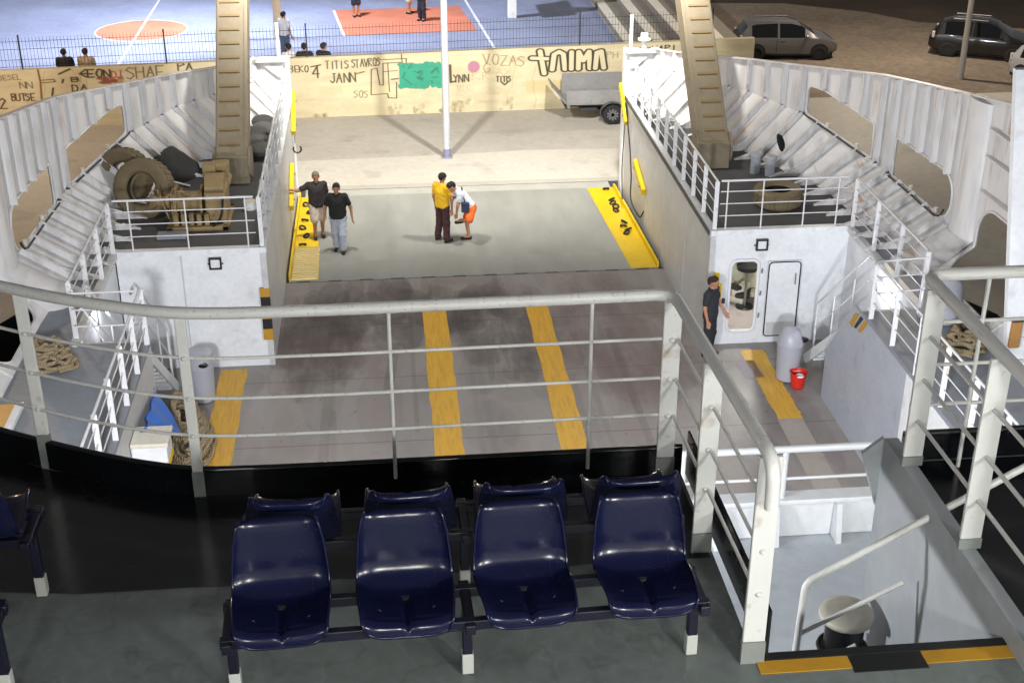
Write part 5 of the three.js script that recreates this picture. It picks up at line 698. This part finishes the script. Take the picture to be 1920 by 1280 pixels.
  part(t, 'body', geos, std(o.skin ?? SK.skin, .6));
  // clothes: inflated fields cut at hem and cuffs
  const fold = (a, b, c) => .005 * Math.sin(b * 46 + 3 * Math.sin(a * 19 + c * 13)) * Math.sin(a * 23 + c * 31 + b * 7) + .004 * Math.sin(a * 61 - b * 37 + c * 29); const inf = (b, d) => b.map((q) => { const r = [...q]; r[6] += d; r[7] += d; return r; });
  const hem = o.hem ?? .9; { const sl = o.sleeve ?? .62, bs = inf([...torso, ...arms.map(([u]) => bone(u.slice(0, 3), mix3(u.slice(0, 3), u.slice(3, 6), sl), u[6] + .012, u[7] + .014))], .016), f = field(bs, .04), [lo, hi] = bounds(bs, .04); const dir = V(...J.che).sub(V(...J.pel)).normalize(), pp = V(...J.pel); part(t, 'shirt', isoMesh((a, b, c) => Math.max(f(a, b, c) + fold(a, b, c), (hem - .95) - ((a - pp.x) * dir.x + (b - pp.y) * dir.y + (c - pp.z) * dir.z), capD(a, b, c, bone(J.neck, [J.neck[0], J.neck[1] + .12, J.neck[2] + .05], .04, .06)) < 0 ? .02 : -1), lo, hi, .02), cloth(o.shirt ?? '#18181a')); }
  { const sh = o.shorts, bs = inf([bone(J.hiL, J.hiR, .105 * g), ...legs.flatMap(([a, b]) => sh ? [bone(a.slice(0, 3), mix3(a.slice(0, 3), a.slice(3, 6), .86), a[6] + .012, a[7] + .035)] : [bone(a.slice(0, 3), a.slice(3, 6), a[6], a[7] + .018), bone(b.slice(0, 3), mix3(b.slice(0, 3), b.slice(3, 6), .93), b[6] + .016, b[7] + .03)])], .014), [lo, hi] = bounds(bs, .04); part(t, o.shorts ? 'shorts' : 'trousers', isoMesh(((ff) => (a, b, c) => ff(a, b, c) + fold(a, b, c))(field(bs, .03)), lo, hi, .021), cloth(o.trousers ?? '#33333a')); }
  for (const s of ['L', 'R']) { const bs = [bone(mix3(J['an' + s], [J['an' + s][0], J['an' + s][1] - .04, J['an' + s][2] - .03], 1), J['to' + s], .052, .044)], [lo, hi] = bounds(bs, .03), fl = o.lift === s ? -9 : .0; part(t, 'shoe', isoMesh((a, b, c) => Math.max(field(bs)(a, b, c), fl - b), lo, hi, .014), cloth(o.shoes ?? '#15130f')); }
  return t;
}
{
  const ry = (z) => (z + 28.85) * .025;
  person('man in a yellow shirt and maroon trousers standing on the ramp', [1.34, ry(-31.2), -31.2], Math.PI - .75, { shirt: '#d9a916', trousers: '#3d2124', shoes: '#1b1716', sleeve: .55, look: .2, nod: .35, girth: .98, pose: { knL: [.12, .5, .03], anL: [.16, .09, -.02], toL: [.2, .035, .12], knR: [-.12, .5, .0], anR: [-.15, .09, -.04], toR: [-.17, .035, .12], elR: [-.27, 1.15, .05], wrR: [-.2, 1.12, .28] } });
  const p2 = person('man in a white shirt and orange shorts bending over a raised foot on the ramp', [1.98, ry(-31.1), -31.15], -Math.PI / 2 + .25, { shirt: '#d4dbe0', trousers: '#d4601c', shorts: true, shoes: '#1a1718', sleeve: .5, nod: .5, lift: 'L', girth: .95, pose: { che: [0, 1.2, .17], neck: [0, 1.35, .31], head: [0, 1.45, .43], shL: [.18, 1.3, .26], shR: [-.18, 1.3, .26], elL: [.2, 1.03, .34], wrL: [.1, .8, .34], elR: [-.22, 1.04, .36], wrR: [-.1, .84, .4], hiL: [.09, .9, -.06], hiR: [-.09, .9, -.06], knL: [.36, .66, .12], anL: [.06, .6, .22], toL: [-.02, .52, .32], knR: [-.09, .48, .02], anR: [-.07, .09, -.02] } });
  part(p2, 'shoulder_bag', [new RoundedBoxGeometry(.2, .26, .08, 2, .03).rotateY(1.2).translate(.24, .98, .16)], cloth('#2b3550')); part(p2, 'bag_strap', tube([V(.24, 1.1, .16), V(.2, 1.28, .2), V(.0, 1.42, .17), V(-.16, 1.3, .1)], .014, 24, 6), cloth('#2b3550'));
  person('man in a black shirt and beige shorts walking along the yellow gangway strip', [-1.72, ry(-31.65), -31.65], .12, { shirt: '#241d1e', trousers: '#a89a8b', shorts: true, hair: '#6a5c50', skin: SK.tan, girth: 1.12, hem: .86, pose: { elR: [-.46, 1.3, -.02], wrR: [-.72, 1.34, -.06], knR: [-.1, .52, .12], anR: [-.1, .12, -.04], toR: [-.1, .05, .1], knL: [.1, .5, -.02], anL: [.1, .1, -.16], toL: [.11, .04, -.02] } });
  person('man in a black shirt and pale grey trousers walking up the ramp', [-1.2, ry(-30.7), -30.7], -.1, { shirt: '#0d0d0f', trousers: '#9aa0aa', hair: '#120f0e', skin: SK.tan, girth: 1.1, hem: .88, pose: { elL: [.31, 1.14, -.06], wrL: [.34, .9, .0], elR: [-.3, 1.14, -.02], wrR: [-.33, .9, .06], knL: [.1, .5, .1], anL: [.1, .1, .06], toL: [.11, .04, .2], knR: [-.09, .5, -.02], anR: [-.09, .1, -.14], toR: [-.1, .04, .0] } });
  person('man in a dark shirt standing against the casing beside the open doorway', [6.42, 0, -24.25], .95, { shirt: '#23282b', trousers: '#23242a', hair: '#2a1c16', look: .4, pose: { elL: [.24, 1.16, .06], wrL: [.2, .96, .22] } });
  // spectators on the ledge behind the wall, players on the court
  const sit = { pel: [0, .1, 0], che: [0, .42, -.02], neck: [0, .61, 0], head: [0, .77, .03], shL: [.18, .56, 0], shR: [-.18, .56, 0], elL: [.25, .3, .1], elR: [-.25, .3, .1], wrL: [.14, .2, .3], wrR: [-.14, .2, .3], hiL: [.09, .1, .02], hiR: [-.09, .1, .02], knL: [.11, .12, .44], knR: [-.11, .12, .44], anL: [.11, -.34, .42], anR: [-.11, -.34, .42], toL: [.12, -.4, .58], toR: [-.12, -.4, .58] };
  const S = [[-9.96, 'seated spectator in black behind the scribbled wall end', '#141416', '#141112'], [-9.3, 'seated spectator in a pale shirt behind the scribbled wall end', '#a8957c', '#241a16'], [-2.93, 'seated spectator in a white shirt behind the wall beside the court pole', '#cfd0d4', '#151213'], [-2.44, 'seated spectator in black between two others behind the wall', '#1a1a1d', '#151213'], [-1.84, 'seated spectator in black leaning sideways at the end of the group', '#17171a', '#221b19']];
  S.forEach(([x, l, c, h], i) => person(l, [x, 1.12, -43.3], Math.PI + [.1, -.1, .5, .1, -.6][i], { shirt: c, hair: h, hem: .8, pose: sit, group: 'spectators behind the wall', shoes: '#222', trousers: '#22242c', lift: 'L' }));
  person('person in a white shirt and jeans standing on the court by the light pole', [-3.5, GY + .012, -50], 2.6, { shirt: '#c9cdd8', trousers: '#4b5a78' });
  person('player in dark shorts on the edge of the orange key', [-.95, GY + .012, -56.8], .4, { shirt: '#3b3f52', trousers: '#1d2030', shorts: true });
  person('player in pale clothes on the orange key', [1.25, GY + .012, -57.2], 1.2, { shirt: '#b9b2ac', trousers: '#b6aaa2', shorts: true });
  person('player in dark trousers on the orange key', [1.75, GY + .012, -55.8], -.6, { shirt: '#202434', trousers: '#1a1e2c' });
}
// ---------- cars and trailer ----------
function wheel(t, x, y, z, r, w, name = 'wheel', rimM = M.steel) { const g = part(t, name, new THREE.LatheGeometry([[r * .62, -w / 2], [r * .9, -w / 2], [r, -w * .32], [r, w * .32], [r * .9, w / 2], [r * .62, w / 2]].map(([a, b]) => new THREE.Vector2(a, b)), 32).rotateX(Math.PI / 2).translate(x, y, z), M.rubber); part(g, 'rim', [new THREE.CylinderGeometry(r * .62, r * .62, w * .7, 28).rotateX(Math.PI / 2).translate(x, y, z)], std('#2a2b2d', .5)); for (let k = 0; k < 5; k++) part(g, 'spoke', new THREE.BoxGeometry(r * .16, r * 1.16, w * .84).rotateZ(k / 5 * Math.PI).translate(x, y, z), rimM); return g; }
function car(label, pos, turn, col, kind) {
  const t = thing('parked_car', label, 'car', pos, 'parked cars', turn); t.scale.set(.95, .89, .95); const paint = new THREE.MeshPhysicalMaterial({ color: col, roughness: .35, metalness: kind === 'dark' ? .1 : .45, clearcoat: 1, clearcoatRoughness: .08 }), gl = new THREE.MeshPhysicalMaterial({ color: '#07080a', roughness: .04, clearcoat: 1 });
  // stations along the length (front is +x): bottom, belt height, roof height, half width at belt, half width at roof
  const L = 3.95, hx = L / 2, xs = [-hx, -hx + .06, -hx + .3, -hx + .62, -hx + 1.0, -.35, .15, .55, .95, 1.15, 1.5, hx - .12, hx];
  const belt = (x) => interp(x, [-hx, -hx + .06, -1.2, 0, 1.0, 1.5, hx - .1, hx], [.72, .86, .93, .92, .92, .86, .7, .56]), roof = (x) => interp(x, [-hx, -hx + .12, -hx + .42, -hx + .75, -.4, .15, .5, 1.12, 1.5, hx - .1, hx], [.74, .95, 1.36, 1.47, 1.52, 1.5, 1.4, .98, .9, .72, .57]), hw = (x) => interp(x, [-hx, -hx + .25, -1, 1, hx - .3, hx], [.66, .8, .845, .845, .77, .56]), rw = (x) => interp(x, [-hx, -hx + .4, -.5, .5, 1.12, hx], [.58, .58, .6, .58, .7, .5]), bot = (x) => interp(x, [-hx, -hx + .2, hx - .25, hx], [.36, .22, .2, .32]);
  const ring = (x) => { const b = belt(x), rf = Math.max(roof(x), b + .01), w = hw(x), r = Math.min(rw(x), w), q = bot(x); return [[q, w * .9], [q + .06, w * .97], [(q + b) / 2, w * 1.01], [b - .05, w], [b, w * .97], [lerp(b, rf, .92), lerp(w * .95, r, .93)], [rf, r * .82], [rf + .012, 0]]; };
  const fine2 = []; for (let x = -hx; x < hx - 1e-6; x += L / 48) fine2.push(x); fine2.push(hx);
  const bins = {}; const put = (n, q) => (bins[n] ??= []).push(...q);
  for (let i = 0; i + 1 < fine2.length; i++) { const a = fine2[i], b = fine2[i + 1], ra = ring(a), rb = ring(b), m = (a + b) / 2;
    for (let k = 0; k + 1 < ra.length; k++) for (const s of [1, -1]) {
      let n = 'body'; if (k === 4 && roof(m) > belt(m) + .2) n = m > .62 || m < -hx + .55 ? 'body' : Math.abs(m + .38) < .05 ? 'body' : m > -.38 ? 'front_window' + s : 'rear_window' + s; if ((k === 6 || k === 5) && m > .52 && m < 1.1) n = 'windscreen'; if ((k === 6 || k === 5) && m < -hx + .42 && m > -hx + .1) n = 'tailgate_window';
      const P = (x, q) => [x, q[0], q[1] * s], A = P(a, ra[k]), B = P(b, rb[k]), C = P(b, rb[k + 1]), D = P(a, ra[k + 1]); const w = s > 0 ? [A, B, C, A, C, D] : [A, C, B, A, D, C]; put(n, w.flat()); } }
  for (const e of [-hx, hx]) { const r = ring(e); for (let k = 0; k + 1 < r.length; k++) for (const s of [1, -1]) put('body', [[e, r[k][0], r[k][1] * s], [e, r[k + 1][0], r[k + 1][1] * s], [e, (r[0][0] + r[4][0]) / 2, 0]].flat()); }
  for (const [n, p] of Object.entries(bins)) { const g = new THREE.BufferGeometry(); g.setAttribute('position', new THREE.Float32BufferAttribute(p, 3)); g.computeVertexNormals(); const glass = n !== 'body'; part(t, n.replace(/-?1$/, '').replace('front_window', 'side_window').replace('rear_window', 'side_window'), toCreasedNormals(g, .6), glass ? gl : paint); }
  part(t, 'underbody', new THREE.BoxGeometry(L * .9, .2, 1.5).translate(0, .24, 0), M.rubber);
  for (const x of [-1.2, 1.25]) for (const s of [1, -1]) { part(t, 'wheel_arch', new THREE.CylinderGeometry(.35, .35, .1, 28).rotateX(Math.PI / 2).translate(x, .34, s * .815), M.rubber); wheel(t, x, .3, s * .78, .3, .2); }
  for (const s of [1, -1]) { part(t, 'headlight', new THREE.SphereGeometry(.12, 14, 10).scale(.8, .7, 1).translate(hx - .2, .68, s * .56), new THREE.MeshPhysicalMaterial({ color: '#d8dadb', roughness: .05, metalness: .6, clearcoat: 1 })); part(t, 'tail_light', new RoundedBoxGeometry(.12, .28, .16, 2, .04).translate(-hx + .16, .86, s * .7), new THREE.MeshPhysicalMaterial({ color: '#b9b2b0', roughness: .08, clearcoat: 1 })); part(t, 'wing_mirror', new RoundedBoxGeometry(.12, .12, .18, 2, .04).translate(.72, .98, s * .93), paint); part(t, 'door_handle', new RoundedBoxGeometry(.16, .03, .03, 2, .01).translate(-.2, .82, s * .855), paint); part(t, 'door_gap', new THREE.BoxGeometry(.012, .55, .01).translate(-.42, .6, s * .852), M.rubber); part(t, 'roof_rail', new THREE.CylinderGeometry(.018, .018, 1.3, 8).rotateZ(Math.PI / 2).translate(-.5, 1.53, s * .5), M.steel); }
  part(t, 'number_plate', new THREE.BoxGeometry(.02, .11, .5).translate(-hx - .012, .6, 0), M.white); part(t, 'bumper_trim', new THREE.BoxGeometry(.05, .12, 1.2).translate(-hx + .01, .42, 0), M.rubber);
  return t;
}
car('silver hatchback parked in the lot beside the seating steps', [15.0, GY + .005, -48.9], -.1, '#6a6867', 'silver');
car('black car parked in the lot by the street lamp', [22.4, GY + .005, -48.2], -.5, '#050506', 'dark');
car('white car parked beside the black car, only its end showing', [23.4, GY + .005, -43.7], -1.15, '#b9b9bb', 'silver');
{
  const t = thing('utility_trailer', 'grey dropside trailer with its tailboard hanging open by the graffiti wall', 'trailer', [6.9, GY, -41.6]); const gm = std('#8f8f8d', .5, { map: grime, metalness: .2 });
  wpart(t, 'bed_floor', box(5.75, 8.8, .42, .47, -42.2, -41.0), gm); wpart(t, 'near_side', box(5.75, 8.8, .47, .88, -41.02, -40.98), gm); wpart(t, 'far_side', box(5.75, 8.8, .47, 1.12, -42.24, -42.2), gm); wpart(t, 'front_board', box(8.8, 8.84, .47, .95, -42.2, -41), gm);
  wpart(t, 'tailboard', bar(V(5.74, .46, -41.6), V(5.3, .98, -41.62), V(0, 0, 1), 1.2, .035), gm); wpart(t, 'chassis', [box(5.9, 8.7, .3, .4, -41.95, -41.87), box(5.9, 8.7, .3, .4, -41.33, -41.25)], M.dark); wpart(t, 'drawbar', bar(V(8.8, .34, -41.6), V(10.2, .32, -41.6), V(0, 0, 1), .1, .08), M.dark); wpart(t, 'mudguard', new THREE.CylinderGeometry(.4, .4, .24, 28, 1, true, 0, Math.PI).rotateX(Math.PI / 2).rotateZ(Math.PI / 2).translate(7.2, .12, -40.9), std('#4b4c4c', .5, { side: THREE.DoubleSide }), 0); wpart(t, 'axle', rod(V(7.2, .12, -42.2), V(7.2, .12, -40.9), .04), M.dark, 0); wpart(t, 'light_bar', box(5.72, 5.78, .28, .38, -42.1, -41.05), M.dark); wpart(t, 'spare_tray', rbox(6.2, 6.75, .14, .28, -41.6, -41.2, .03), M.dark);
  for (const z of [-40.9, -42.3]) { const d = new THREE.Group(); const w = wheel(t, 7.2 - t.position.x, .12 - t.position.y, z - t.position.z, .32, .2, 'wheel', M.steel); }
  for (const x of [6.5, 7.7, 8.4]) wpart(t, 'side_latch', box(x - .03, x + .03, .5, .8, -40.978, -40.965), gm);
}
scene.traverse((o) => { if (o.isMesh) { o.castShadow = true; o.receiveShadow = true; } });
renderer.render(scene, camera);
